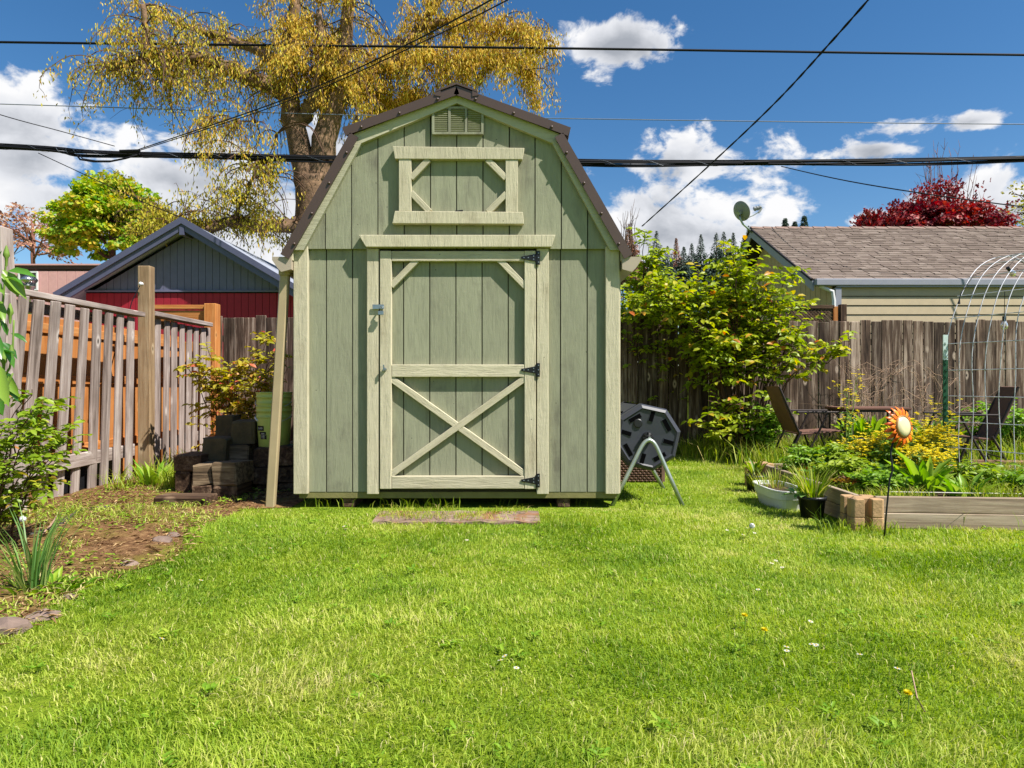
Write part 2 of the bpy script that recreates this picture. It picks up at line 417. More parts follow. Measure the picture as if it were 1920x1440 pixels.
def leafmat(name, stops, trans=.4, rough=.5, spec=.35):
    """leaf colours picked by the random value each leaf carries; light shines through"""
    m, nt, b, out = new_mat(name)
    a = nt.nodes.new('ShaderNodeAttribute'); a.attribute_name = 'rnd'
    c = ramp(nt, a.outputs['Fac'], stops)
    nt.links.new(c, b.inputs['Base Color']); b.inputs['Roughness'].default_value = rough; b.inputs['Specular IOR Level'].default_value = spec
    if trans > 0:
        t = nt.nodes.new('ShaderNodeBsdfTranslucent')
        hv = nt.nodes.new('ShaderNodeHueSaturation'); hv.inputs['Saturation'].default_value = 1.12; hv.inputs['Value'].default_value = 1.25
        nt.links.new(c, hv.inputs['Color']); nt.links.new(hv.outputs[0], t.inputs['Color'])
        mx = nt.nodes.new('ShaderNodeMixShader'); mx.inputs[0].default_value = trans
        nt.links.new(b.outputs[0], mx.inputs[1]); nt.links.new(t.outputs[0], mx.inputs[2]); nt.links.new(mx.outputs[0], out.inputs[0])
    return m
M = {}
M['sage'] = paint('sage_paint', srgb(151, 152, 126), srgb(120, 118, 100), amount=.6, bump=.0035)
M['sage_trim'] = paint('sage_trim_paint', srgb(188, 184, 156), srgb(156, 150, 124), 'X', amount=.2)
M['cream'] = paint('cream_paint', srgb(202, 193, 164), srgb(158, 146, 118), amount=.45, bump=.006)
M['cream_x'] = M['cream']
M['olive'] = plain('olive_sill_paint', srgb(128, 122, 74), .8, bump=.002)
M['groove'] = plain('groove_shadow_wood', srgb(70, 66, 44), .95)
M['brown_metal'] = plain('brown_roof_metal', srgb(84, 66, 57), .38, 0., .5, var=.06, nscale=3)
M['tan_metal'] = plain('tan_painted_gutter', srgb(176, 158, 122), .45, 0., .4, var=.07, nscale=4)
M['gutter_tan'] = plain('beige_painted_gutter', srgb(180, 166, 146), .45, 0., .4, var=.06, nscale=4)
M['black_iron'] = plain('black_iron', srgb(26, 27, 30), .45, .3, .5)
M['zinc'] = plain('zinc', srgb(172, 180, 186), .32, .9, .5, var=.1)
M['galv'] = plain('galvanised_steel', srgb(176, 186, 176), .42, .7, .5, var=.1)
M['wire'] = plain('galvanised_wire', srgb(206, 206, 212), .5, .15, .5, var=.1)
M['cable'] = plain('black_cable_sheath', srgb(14, 14, 20), .7, spec=.2)
M['cable_thin'] = plain('grey_wire', srgb(112, 120, 134), .55)
M['fence_grey'] = wood('weathered_fence', srgb(34, 25, 20), srgb(96, 77, 64), srgb(182, 163, 146), tint=.5)
M['picket'] = wood('weathered_picket', srgb(106, 92, 84), srgb(160, 144, 136), srgb(204, 192, 184), tint=.1, bump=.002)
M['post_wood'] = wood('treated_post', srgb(120, 96, 70), srgb(158, 132, 100), srgb(186, 164, 132), tint=.08)
M['cedar'] = wood('fresh_cedar', srgb(150, 88, 42), srgb(190, 122, 64), srgb(212, 152, 92), tint=.14, grain=30)
M['old_timber'] = wood('old_timber', srgb(40, 28, 22), srgb(88, 66, 50), srgb(140, 116, 92), tint=.25, bump=.006)
M['timber_end'] = wood('checked_timber', srgb(36, 27, 21), srgb(116, 97, 75), srgb(170, 150, 120), tint=.15, bump=.006, axis='X')
M['bed_wood'] = wood('raised_bed_plank', srgb(104, 88, 74), srgb(158, 138, 116), srgb(200, 182, 158), tint=.14, grain=26)
M['pallet'] = wood('pallet_wood', srgb(90, 64, 48), srgb(140, 108, 84), srgb(178, 148, 118), tint=.15)
M['concrete_dark'] = plain('mossy_concrete', srgb(98, 84, 58), .95, bump=.006, bscale=40, var=.25)
M['planter_block'] = plain('tan_concrete_block', srgb(186, 150, 108), .92, bump=.004, bscale=50, var=.15)
M['soil'] = plain('garden_soil', srgb(82, 62, 44), 1., bump=.01, bscale=30, var=.3)
M['house_blue'] = plain('slate_blue_siding', srgb(100, 101, 126), .7, var=.06)
M['house_red'] = plain('crimson_siding', srgb(150, 18, 40), .7, var=.06)
M['fascia_blue'] = plain('slate_fascia', srgb(84, 86, 112), .6, var=.06)
M['shingle_grey'] = plain('grey_shingle', srgb(150, 156, 170), .9, var=.15, nscale=20)
M['mobile'] = plain('pinkish_panel', srgb(216, 164, 160), .7, var=.05)
M['mobile_trim'] = plain('brown_fascia', srgb(88, 52, 44), .6)
M['white'] = plain('white_plastic', srgb(228, 228, 226), .45, var=.03)
M['glass'] = plain('window_glass', srgb(40, 52, 48), .08, 0, .8)
M['beige_lap'] = plain('beige_lap_siding', srgb(192, 174, 140), .7, var=.04)
M['beige_gable'] = plain('beige_gable_board', srgb(196, 172, 132), .75, var=.05)
M['house_trim'] = plain('pale_grey_fascia', srgb(150, 152, 162), .6, var=.04)
M['roof_edge'] = plain('dark_roof_edge', srgb(52, 46, 46), .8)
M['dish'] = plain('grey_dish', srgb(150, 152, 146), .5, var=.04)
M['tumbler'] = plain('charcoal_plastic', srgb(58, 60, 68), .42, 0., .45, var=.06, nscale=4)
M['black_plastic'] = plain('black_plastic', srgb(30, 30, 32), .42, var=.1)
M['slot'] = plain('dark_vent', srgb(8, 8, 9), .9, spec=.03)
M['bucket'] = plain('lime_green_plastic', srgb(206, 222, 116), .38, 0, .45, var=.05, nscale=4)
M['label_black'] = plain('black_print', srgb(24, 26, 26), .6)
M['label_white'] = plain('white_print', srgb(220, 222, 214), .6)
M['wicker'] = plain('brown_wicker', srgb(120, 92, 76), .7, var=.2)
M['chair_frame'] = plain('dark_brown_tube', srgb(52, 42, 40), .5, .2)
M['sling'] = plain('brown_sling_fabric', srgb(118, 84, 70), .8, var=.08, bump=.001, bscale=200)
M['orange_petal'] = leafmat('orange_petal', [(0, srgb(214, 84, 18)), (.5, srgb(236, 122, 28)), (1, srgb(244, 168, 50))], .0, .4)
M['cream_disc'] = plain('cream_glass_disc', srgb(226, 214, 168), .25, 0, .5, var=.05)
M['rust_rim'] = plain('bronze_rim', srgb(150, 106, 52), .5, .3)
M['post_green'] = plain('green_post_paint', srgb(18, 74, 46), .45, var=.06)
M['post_white'] = plain('white_post_tip', srgb(196, 214, 208), .5, var=.04)
M['twine'] = plain('white_twine', srgb(226, 220, 206), .9)
M['stone'] = plain('grey_stone', srgb(132, 112, 100), .95, bump=.01, bscale=14, var=.25)
M['bark'] = plain('tree_bark', srgb(126, 100, 76), .95, bump=.04, bscale=7, var=.4, nscale=5)
M['bark_dark'] = plain('dark_bark', srgb(82, 66, 54), .95, var=.3)
M['twig'] = plain('brown_twig', srgb(92, 66, 48), .9, var=.2)
M['twig_red'] = plain('reddish_twig', srgb(150, 104, 88), .9, var=.2)
M['dry'] = plain('dry_stalk', srgb(182, 150, 124), .9, var=.15)
M['stem_green'] = plain('green_stem', srgb(112, 140, 50), .7, var=.15)
M['hose'] = plain('black_pipe', srgb(70, 66, 62), .6)
g = srgb
M['grass'] = leafmat('lawn_grass', [(0, g(108, 144, 34)), (.35, g(156, 184, 54)), (.6, g(188, 202, 78)), (.82, g(212, 214, 114)), (1, g(230, 216, 158))], .40, .55, .25)
M['tall_grass'] = leafmat('tall_grass', [(0, g(102, 136, 30)), (.5, g(156, 178, 46)), (.85, g(194, 200, 82)), (1, g(214, 194, 128))], .40, .55, .25)
M['shrub'] = leafmat('shrub_leaf', [(0, g(96, 126, 26)), (.4, g(158, 178, 40)), (.75, g(204, 204, 56)), (.92, g(220, 186, 62)), (1, g(206, 112, 52))], .45, .42, .4)
M['yshrub'] = leafmat('yellow_green_leaf', [(0, g(112, 142, 28)), (.5, g(166, 186, 40)), (.93, g(200, 204, 64)), (1, g(214, 140, 60))], .42, .45)
M['photinia'] = leafmat('red_tipped_leaf', [(0, g(124, 138, 40)), (.4, g(184, 178, 56)), (.7, g(220, 184, 88)), (.88, g(222, 128, 84)), (1, g(196, 74, 68))], .42, .42)
M['rose'] = leafmat('rose_leaf', [(0, g(88, 126, 34)), (.45, g(150, 178, 46)), (.85, g(196, 204, 74)), (1, g(190, 120, 66))], .42, .42)
M['bigleaf'] = leafmat('glossy_leaf', [(0, g(58, 112, 44)), (.5, g(92, 146, 50)), (1, g(150, 178, 66))], .30, .28, .5)
M['catkin'] = leafmat('catkin', [(0, g(176, 138, 44)), (.4, g(226, 182, 66)), (.75, g(244, 212, 108)), (1, g(206, 202, 78))], .35, .7, .1)
M['catkin_dark'] = leafmat('olive_young_leaf', [(0, g(136, 124, 40)), (.5, g(182, 170, 54)), (1, g(214, 204, 80))], .35, .6, .1)
M['maple_green'] = leafmat('bright_maple_leaf', [(0, g(96, 150, 22)), (.45, g(160, 190, 34)), (.75, g(200, 200, 56)), (1, g(206, 180, 72))], .42, .5)
M['pink_leaf'] = leafmat('russet_leaf', [(0, g(150, 98, 84)), (.6, g(190, 138, 116)), (1, g(206, 166, 120))], .35, .6)
M['red_maple'] = leafmat('crimson_leaf', [(0, g(92, 18, 30)), (.6, g(146, 34, 44)), (1, g(186, 84, 72))], .35, .5)
M['conifer'] = leafmat('hazy_fir_needles', [(0, g(58, 74, 66)), (.6, g(78, 96, 84)), (1, g(104, 120, 100))], .1, .8, .1)  # needle colours greyed and lightened, distance haze painted in
M['larch'] = leafmat('russet_larch', [(0, g(140, 96, 84)), (1, g(180, 136, 112))], .1, .8, .1)
M['yellow_flower'] = leafmat('mustard_petal', [(0, g(226, 196, 16)), (.6, g(244, 222, 34)), (1, g(206, 200, 60))], .35, .5, .2)
M['collard'] = leafmat('blue_green_leaf', [(0, g(98, 142, 74)), (.6, g(140, 178, 98)), (1, g(180, 204, 130))], .3, .4)
M['lettuce'] = leafmat('broad_garden_leaf', [(0, g(110, 160, 40)), (.6, g(150, 188, 62)), (1, g(184, 206, 92))], .4, .4)
M['weed'] = leafmat('weed_leaf', [(0, g(96, 142, 32)), (.6, g(140, 178, 46)), (1, g(176, 196, 66))], .35, .45)
M['rust_leaf'] = leafmat('withered_leaf', [(0, g(96, 62, 38)), (.6, g(148, 98, 54)), (1, g(190, 160, 80))], .3, .6)
M['daisy'] = leafmat('white_petal', [(0, g(236, 236, 230)), (1, g(250, 250, 246))], .3, .6)
M['iris'] = leafmat('iris_blade', [(0, g(92, 136, 66)), (.6, g(128, 168, 80)), (1, g(178, 184, 110))], .35, .45)
M['debris'] = leafmat('dry_litter', [(0, g(104, 74, 50)), (.5, g(160, 124, 84)), (1, g(206, 176, 128))], .1, .8)
M['straw_blossom'] = plain('purple_bloom', srgb(150, 96, 130), .8)
# ground: short turf with soil showing between the blades
def ground_mat():
    m, nt, b, out = new_mat('turf_ground')
    tc = nt.nodes.new('ShaderNodeTexCoord'); v = tc.outputs['Object']
    n1 = noise_(nt, v, .9, 5, .6); n2 = noise_(nt, v, 14, 6, .65); n3 = noise_(nt, v, 90, 4, .6)
    c = ramp(nt, n2, [(.3, g(88, 116, 26)), (.55, g(132, 156, 38)), (.8, g(166, 172, 62))])
    c = mixc(nt, mrange(nt, n1, .55, .8, 0, .35), c, g(160, 148, 80))
    nt.links.new(c, b.inputs['Base Color']); b.inputs['Roughness'].default_value = 1.0; b.inputs['Specular IOR Level'].default_value = .1
    bump_(nt, b, n3, .02)
    return m
M['turf'] = ground_mat()
def dirt_mat():
    m, nt, b, out = new_mat('bare_soil')
    tc = nt.nodes.new('ShaderNodeTexCoord'); v = tc.outputs['Object']
    n1 = noise_(nt, v, 2.2, 6, .65); n2 = noise_(nt, v, 22, 6, .7); n3 = noise_(nt, v, 5, 5, .6, .5)
    c = ramp(nt, n2, [(.28, g(74, 50, 36)), (.5, g(128, 94, 64)), (.75, g(182, 148, 104))])
    c = mixc(nt, mrange(nt, n1, .5, .7, 0, .7), c, g(132, 128, 50))
    c = mixc(nt, mrange(nt, n3, .58, .75, 0, .6), c, g(120, 74, 42))
    nt.links.new(c, b.inputs['Base Color']); b.inputs['Roughness'].default_value = 1.0; b.inputs['Specular IOR Level'].default_value = .1
    bump_(nt, b, n2, .03)
    return m
M['dirt'] = dirt_mat()
def moss_step():
    m, nt, b, out = new_mat('mossy_step_wood')
    mp, v = coords(nt, (.08, 1, 1), False)
    gr = noise_(nt, mp, 30, 7, .65, .4); pz = noise_(nt, v, 6, 6, .65)
    c = ramp(nt, gr, [(.3, g(104, 78, 66)), (.6, g(160, 136, 120)), (.8, g(184, 164, 146))])
    c = mixc(nt, mrange(nt, pz, .50, .62, 0, .9), c, g(136, 92, 52))
    c = mixc(nt, mrange(nt, noise_(nt, v, 9, 5, .6), .58, .66, 0, .8), c, g(150, 150, 60))
    nt.links.new(c, b.inputs['Base Color']); b.inputs['Roughness'].default_value = .95; bump_(nt, b, gr, .006)
    return m
M['mossy'] = moss_step()
def shingle_mat():
    m, nt, b, out = new_mat('brown_asphalt_shingle')
    a = nt.nodes.new('ShaderNodeAttribute'); a.attribute_name = 'rnd'
    c = ramp(nt, a.outputs['Fac'], [(0, g(118, 105, 97)), (.5, g(134, 120, 111)), (1, g(152, 138, 128))])
    tc = nt.nodes.new('ShaderNodeTexCoord')
    c = mixc(nt, mrange(nt, noise_(nt, tc.outputs['Object'], 60, 4, .7), .35, .7, 0, .35), c, g(112, 92, 84))
    nt.links.new(c, b.inputs['Base Color']); b.inputs['Roughness'].default_value = .95; b.inputs['Specular IOR Level'].default_value = .15
    return m
M['shingle'] = shingle_mat()
# ------------------------------------------------------------------ ground
gm = MB(); S = 900
xs = [-S, -60, -12, -6, -3, 0, 3, 6, 12, 60, S]; ys = [-S, -30, 0, 2, 4, 6, 8, 10, 20, 80, S]
gm.add([(x, y, 0) for y in ys for x in xs], [(j*11+i, j*11+i+1, (j+1)*11+i+1, (j+1)*11+i) for j in range(10) for i in range(10)])
tag(gm.build('ground', M['turf']), kind='structure')
def dirt_edge(y):      # the lawn ends along this wavy line; bare soil lies to the left of it
    return -2.06 + .10*np.sin(y*2.1+.4) + .07*np.sin(y*5.3) + .25*np.clip(y-5.2, 0, .6) + .25*np.clip(2.9-y, 0, 1.)
# bare soil strip between lawn and picket fence: a gently lumpy sheet
nx, ny = 60, 110
yy, uu = np.meshgrid(np.linspace(1.2, 9.3, ny), np.linspace(0, 1, nx), indexing='ij')
x1 = np.where(yy < 5.25, dirt_edge(yy), -1.75)+.04; xx = -4.6 + (x1+4.6)*uu
zz = .006 + .05*(vnoise(xx*3, yy*3, 5)-.3)*np.clip((1-uu)*8, 0, 1) + .025*(vnoise(xx*11, yy*11, 6)-.4)*np.clip((1-uu)*12, 0, 1)
zz = np.maximum(zz, .005)
ix = np.arange(ny*nx).reshape(ny, nx)
F = np.stack([ix[:-1, :-1], ix[:-1, 1:], ix[1:, 1:], ix[1:, :-1]], -1).reshape(-1)
tag(link('bare_soil', np_mesh('bare_soil', np.stack([xx, yy, zz], -1).reshape(-1, 3), F, 4, None, M['dirt'], True)), kind='structure')

# ------------------------------------------------------------------ shed
XC = -0.4215; YF = 5.29; YB = 8.85
def SX(px): return (px-960)/242.0          # photograph pixels measured on the siding plane
def SZ(py): return CAM_H+(720-py)/242.0
shed = empty('garden_shed', (XC, YF, 0), 'sage green gambrel roof garden shed with cream trim and brown metal roof', 'shed')
# hull behind the siding
hull = [(XC-1.225, .10), (XC+1.225, .10), (XC+1.225, 2.0), (XC+.76, 2.80), (XC, 3.08), (XC-.76, 2.80), (XC-1.225, 2.0)]
MB().prism(hull, YF+.02, YB).build('wall_core', M['groove'], shed)
ZB = SZ(922); ZL = SZ(468)
G_ = .0085
def strips(name, poly, grooves, y0, y1, parent, mat):
    gs = grooves
    for a, b in zip(gs[:-1], gs[1:]):
        p = clip_x(poly, a+G_/2, b-G_/2)
        if len(p) >= 3:
            c = sum((q[0] for q in p))/len(p), sum((q[1] for q in p))/len(p)
            MB().prism(p, y0, y1).build(name, mat, parent, loc=(c[0], y0, c[1]))
# lower wall, boards left and right of the door
low = [(XC-1.235, ZB), (XC+1.235, ZB), (XC+1.235, ZL+.01), (XC-1.235, ZL+.01)]
strips('siding_board', low, [SX(p) for p in (561, 612, 661, 700)], YF, YF+.016, shed, M['sage'])
strips('siding_board', low, [SX(p) for p in (1018, 1051, 1101, 1150)], YF, YF+.016, shed, M['sage'])
# gable, standing a little proud of the lower wall
gab = [(XC-1.222, ZL), (XC+1.222, ZL), (XC+.765, 2.838), (XC, 3.145), (XC-.765, 2.838)]
strips('gable_board', gab, [SX(p) for p in (555, 612, 661, 710, 759, 808, 857, 906, 955, 1003, 1052, 1101, 1160)], YF-.032, YF-.008, shed, M['sage'])
# side walls with boards
for s in (-1, 1):
    x = XC+s*1.232
    n = 17
    for i in range(n):
        y0 = YF+.02+(YB-YF-.02)*i/n; y1 = YF+.02+(YB-YF-.02)*(i+1)/n
        board('side_board', (.016, y1-y0-G_, 1.86), (x, (y0+y1)/2, 1.04), M['sage'], shed, bev=.001)
# corner trims
for a, b in ((553, 580), (1134, 1160)):
    board('corner_trim', (SX(b)-SX(a), .04, SZ(464)-SZ(925)), ((SX(a)+SX(b))/2, YF-.02, (SZ(464)+SZ(925))/2), M['cream'], shed, bev=.004)
for s in (-1, 1):
    board('corner_trim', (.02, .09, SZ(472)-SZ(925)), (XC+s*1.252, YF+.047, (SZ(472)+SZ(925))/2), M['cream'], shed, bev=.003)
# sill and skids
board('floor_sill', (2.46, .05, .05), (XC, YF+.028, ZB-.0265), M['olive'], shed)
for s in (-1, 1): board('floor_sill', (.05, YB-YF-.1, .05), (XC+s*1.20, (YF+YB)/2+.06, ZB-.027), M['olive'], shed)
for px in (652, 1057):
    board('skid', (.10, 3.3, .092), (SX(px), YF+.02+1.65, .045), M['old_timber'], shed, bev=.008)
MB().box((XC, (YF+YB)/2+.1, ZB-.015), (2.36, YB-YF-.2, .02)).build('floor_deck', M['groove'], shed)
# rake trim: pale green band under the metal edge
tro = [(XC-1.254, 1.985), (XC-.792, 2.868), (XC, 3.178), (XC+.792, 2.868), (XC+1.254, 1.985)]
tri_ = [(XC-1.172, 1.985), (XC-.730, 2.802), (XC, 3.108), (XC+.730, 2.802), (XC+1.172, 1.985)]
for i in range(4):
    q = [tri_[i], tri_[i+1], tro[i+1], tro[i]] if True else None
    q = [q[0], q[1], q[2], q[3]]
    ar = sum(q[k][0]*q[(k+1) % 4][1]-q[(k+1) % 4][0]*q[k][1] for k in range(4))
    if ar < 0: q.reverse()
    c = (sum(p[0] for p in q)/4, YF-.07, sum(p[1] for p in q)/4)
    MB().prism(q, YF-.072, YF-.034).build('rake_trim', M['sage_trim'], shed, loc=c)
# roof: metal sheets with a folded edge over the rake, screws along it
YR = YF-.092
ap = (XC, 3.222); kn = {s: (XC+s*.868, 2.905) for s in (-1, 1)}
lt = {s: (XC+s*.806, 2.868) for s in (-1, 1)}; ev = {s: (XC+s*1.335, 1.945) for s in (-1, 1)}
def sheet(a, b, th, flange, name):
    """roof sheet between outline points a (upper) and b (lower) with ribs, plus the folded flange on the gable side"""
    ax, az = a; bx, bz = b
    d = Vector((bx-ax, bz-az)); n = Vector((-d.y, d.x)).normalized()
    if n.y < 0: n = -n
    mb = MB()
    lo = [(ax-n.x*th, az-n.y*th), (bx-n.x*th, bz-n.y*th), (bx, bz), (ax, az)]
    if (lo[1][0]-lo[0][0])*(lo[2][1]-lo[1][1])-(lo[1][1]-lo[0][1])*(lo[2][0]-lo[1][0]) < 0: lo.reverse()
    mb.prism(lo, YR, YB+.08)
    y = YR+.23
    while y < YB:      # standing ribs run from ridge to eave
        q = [(ax, az), (bx, bz), (bx+n.x*.018, bz+n.y*.018), (ax+n.x*.018, az+n.y*.018)]
        if (q[1][0]-q[0][0])*(q[2][1]-q[1][1])-(q[1][1]-q[0][1])*(q[2][0]-q[1][0]) < 0: q.reverse()
        mb.prism(q, y, y+.035); y += .23
    o = mb.build(name, M['brown_metal'], shed)
    q = [(ax-n.x*flange, az-n.y*flange), (bx-n.x*flange, bz-n.y*flange), (bx+n.x*.004, bz+n.y*.004), (ax+n.x*.004, az+n.y*.004)]
    if (q[1][0]-q[0][0])*(q[2][1]-q[1][1])-(q[1][1]-q[0][1])*(q[2][0]-q[1][0]) < 0: q.reverse()
    MB().prism(q, YR-.012, YR-.002).build('rake_flashing', M['brown_metal'], o)
    L = d.length; u = d/L
    k = 3 if L < .95 else 4
    for i in range(k):
        t = L*(i+.55)/k; p = (ax+u.x*t-n.x*(flange-.018), az+u.y*t-n.y*(flange-.018))
        MB().lathe([(0, 0), (.011, 0), (.011, .008), (.006, .014), (0, .015)], 8, (p[0], YR-.012, p[1]), m=Matrix.Rotation(R(90), 3, 'X')).build('screw', M['brown_metal'], o, smooth=True)
    return o
for s in (-1, 1):
    sheet(ap, kn[s], .012, .062, 'roof_sheet')
    sheet(lt[s], ev[s], .012, .068, 'roof_sheet')
rc = MB(); w = .16; dz = w*(ap[1]-kn[1][1])/.868
for s in (-1, 1):
    q = [(XC, ap[1]+.012), (XC+s*w, ap[1]+.012-dz), (XC+s*w, ap[1]+.026-dz), (XC, ap[1]+.026)]
    if s < 0: q.reverse()
    rc.prism(q, YR-.02, YB+.1)
    q = [(XC+s*w*.75, ap[1]-.02-dz), (XC+s*(w+.01), ap[1]-.012-dz), (XC+s*w, ap[1]+.012-dz), (XC+s*w*.75, ap[1]+.012-dz*.75)]
    if s < 0: q.reverse()
    rc.prism(q, YR-.018, YR+.05)
rc.build('ridge_cap', M['brown_metal'], shed)
# gutters: K profile along both eaves
for s in (-1, 1):
    ex = XC+s*1.262
    prof = [(ex, 1.93), (ex, 1.835), (ex+s*.075, 1.815), (ex+s*.105, 1.845), (ex+s*.145, 1.905), (ex+s*.145, 1.93)]
    inn = [(ex+s*.006, 1.93), (ex+s*.006, 1.842), (ex+s*.074, 1.823), (ex+s*.098, 1.848), (ex+s*.137, 1.907), (ex+s*.137, 1.93)]
    poly = prof+inn[::-1]
    if s < 0: poly = poly[::-1]
    gt = MB()
    n = len(poly)
    gt.add([(x, y, z) for y in (YR+.01, YB) for x, z in poly], [(i, n+i, n+(i+1) % n, (i+1) % n) for i in range(n)])
    go = gt.build('gutter', M['gutter_tan'], shed)
    pf = prof if s > 0 else prof[::-1]
    MB().prism(pf, YR+.004, YR+.012).build('end_cap', M['gutter_tan'], go)
    MB().box((XC+s*1.245, (YF+YB)/2, 1.93), (.02, YB-YF-.04, .12)).build('fascia', M['sage_trim'], shed)
    # cream block closing the eave corner
    board('eave_block', (.04, .07, .10), (XC+s*1.275, YF-.03, 1.955), M['cream'], shed)
# loose downspout leaning from the left gutter outlet to the ground
a = Vector((XC-1.345, YF+.03, 1.83)); b = Vector(P(507, 952, 5.3)); b.z = -.01
beam('downspout', a, b, .07, .055, M['tan_metal'], shed, bev=.008)
MB().box((XC-1.34, YF+.03, 1.84), (.085, .09, .07)).build('downspout_outlet', M['tan_metal'], shed)
# lintel over the door with slanted ends
x0, x1 = SX(677), SX(1040)
lint = [(x0+.055, SZ(467)), (x1-.03, SZ(467)), (x1, SZ(445)), (x0, SZ(445))]
MB().prism(lint, YF-.088, YF-.034).build('lintel_board', M['cream'], shed, loc=((x0+x1)/2, YF-.06, SZ(456)))
bevel_obj(bpy.data.objects['lintel_board'], .003)
# door jamb trim
for a, b in ((690, 712), (1006, 1028)):
    board('door_jamb', (SX(b)-SX(a), .05, SZ(468)-SZ(925)), ((SX(a)+SX(b))/2, YF-.022, (SZ(468)+SZ(925))/2), M['cream'], shed, bev=.004)
# door
door = MB().box(((SX(714)+SX(1004))/2, YF+.012, (SZ(473)+SZ(915))/2), (SX(1004)-SX(714), .02, SZ(473)-SZ(915))).build('door', M['groove'], shed)
dpoly = [(SX(730), SZ(910)), (SX(990), SZ(910)), (SX(990), SZ(476)), (SX(730), SZ(476))]
strips('door_board', dpoly, [SX(p) for p in (729, 757, 806, 855, 904, 953, 991)], YF-.008, YF+.002, door, M['sage'])
yd = YF-.032; td = .045
def dtrim(name, px0, px1, py0, py1, dy=0.):
    return board(name, (SX(px1)-SX(px0), td, SZ(py0)-SZ(py1)), ((SX(px0)+SX(px1))/2, yd+dy, (SZ(py0)+SZ(py1))/2), M['cream'], door, bev=.004)
dtrim('stile', 714.5, 736, 472.5, 915); dtrim('stile', 983, 1004, 472.5, 915)
dtrim('rail', 736.5, 982.5, 473, 492, .001); dtrim('rail', 736.5, 982.5, 684, 707, .001); dtrim('rail', 736.5, 982.5, 891, 914.5, .001)
def dbeam(name, p, q, w, dy, par):
    return beam(name, (SX(p[0]), yd+dy, SZ(p[1])), (SX(q[0]), yd+dy, SZ(q[1])), w, td*.86, M['cream'], par, bev=.003)
dbeam('corner_brace', (735, 538), (783, 489), .047, .004, door); dbeam('corner_brace', (936, 488), (985, 539), .047, .004, door)
dbeam('cross_brace', (734, 709), (985, 889), .05, .0055, door)
dbeam('cross_brace', (734, 889), (985, 709), .05, .0030, door)
def hinge(py):
    zc = SZ(py); mb = MB()
    mb.box((SX(1008.5), yd-.027, zc), (.026, .012, .105))
    mb.prism([(SX(977), zc-.008), (SX(1006), zc-.030), (SX(1006), zc+.030), (SX(977), zc+.008)], yd-.030, yd-.0235)
    h = mb.build('hinge', M['black_iron'], door)
    sc = MB()
    for dx, dz in ((1009, .035), (1009, -.035), (1009, 0), (1000, .012), (1000, -.012), (990, 0), (982, 0)):
        sc.lathe([(0, .003), (.0045, .002), (.0055, 0)], 8, (SX(dx), yd-.0335 if dx > 1005 else yd-.030, zc+dz), m=Matrix.Rotation(R(90), 3, 'X'))
    sc.build('hinge_screws', M['zinc'], h)
for py in (486, 694, 899): hinge(py)
# hasp with padlock, and the latch below it
ha = MB(); ha.box((SX(712), yd-.030, SZ(577)), (.088, .006, .036)); ha.box((SX(716), yd-.045, SZ(578)), (.006, .03, .02))
ho = ha.build('hasp', M['zinc'], door); bevel_obj(ho, .002)
pl = MB(); pl.box((SX(718), yd-.055, SZ(589)), (.042, .022, .030))
pl.tube([(SX(718)+.014*math.cos(t), yd-.055, SZ(582)+.002+.020*math.sin(t)) for t in np.linspace(0, math.pi, 9)], .0035, 6)
pb = pl.build('padlock', M['zinc'], door); bevel_obj(pb, .002)
lk = MB(); lk.lathe([(0, .02), (.012, .018), (.016, 0)], 12, (SX(724), yd-.022, SZ(693)), m=Matrix.Rotation(R(90), 3, 'X')); lk.box((SX(723), yd-.048, SZ(690)), (.010, .014, .045))
lk.build('turn_latch', M['zinc'], door)
# loft hatch frame
loft = MB().box((SX(860), YF-.036, SZ(352)), (SX(955)-SX(765), .006, SZ(300)-SZ(408))).build('loft_hatch', M['groove'], shed)
strips('hatch_board', [(SX(770), SZ(405)), (SX(950), SZ(405)), (SX(950), SZ(303)), (SX(770), SZ(303))], [SX(p) for p in (768, 808.5, 857, 906, 952)], YF-.046, YF-.0395, loft, M['sage'])
def ltrim(name, poly, y0=.086, y1=.036):
    q = [(SX(a), SZ(b)) for a, b in poly]
    o = MB().prism(q, YF-y0, YF-y1).build(name, M['cream'], loft, loc=(sum(p[0] for p in q)/len(q), YF-y0, sum(p[1] for p in q)/len(q)))
    return bevel_obj(o, .003)
ltrim('header_board', [(744, 305), (979, 306), (983, 285), (740, 282)], .092)
ltrim('sill_board', [(739, 424), (982, 425), (980, 403), (744, 401)], .092)
ltrim('side_board', [(751, 401), (774, 401), (774, 305), (751, 305)]); ltrim('side_board', [(948, 403), (971, 403), (971, 306), (948, 306)])
for p, q in (((773, 340), (806, 305)), ((773, 366), (808, 402)), ((914, 305), (949, 340)), ((915, 403), (950, 368))):
    beam('corner_brace', (SX(p[0]), YF-.066, SZ(p[1])), (SX(q[0]), YF-.066, SZ(q[1])), .046, .036, M['cream'], loft, bev=.003)
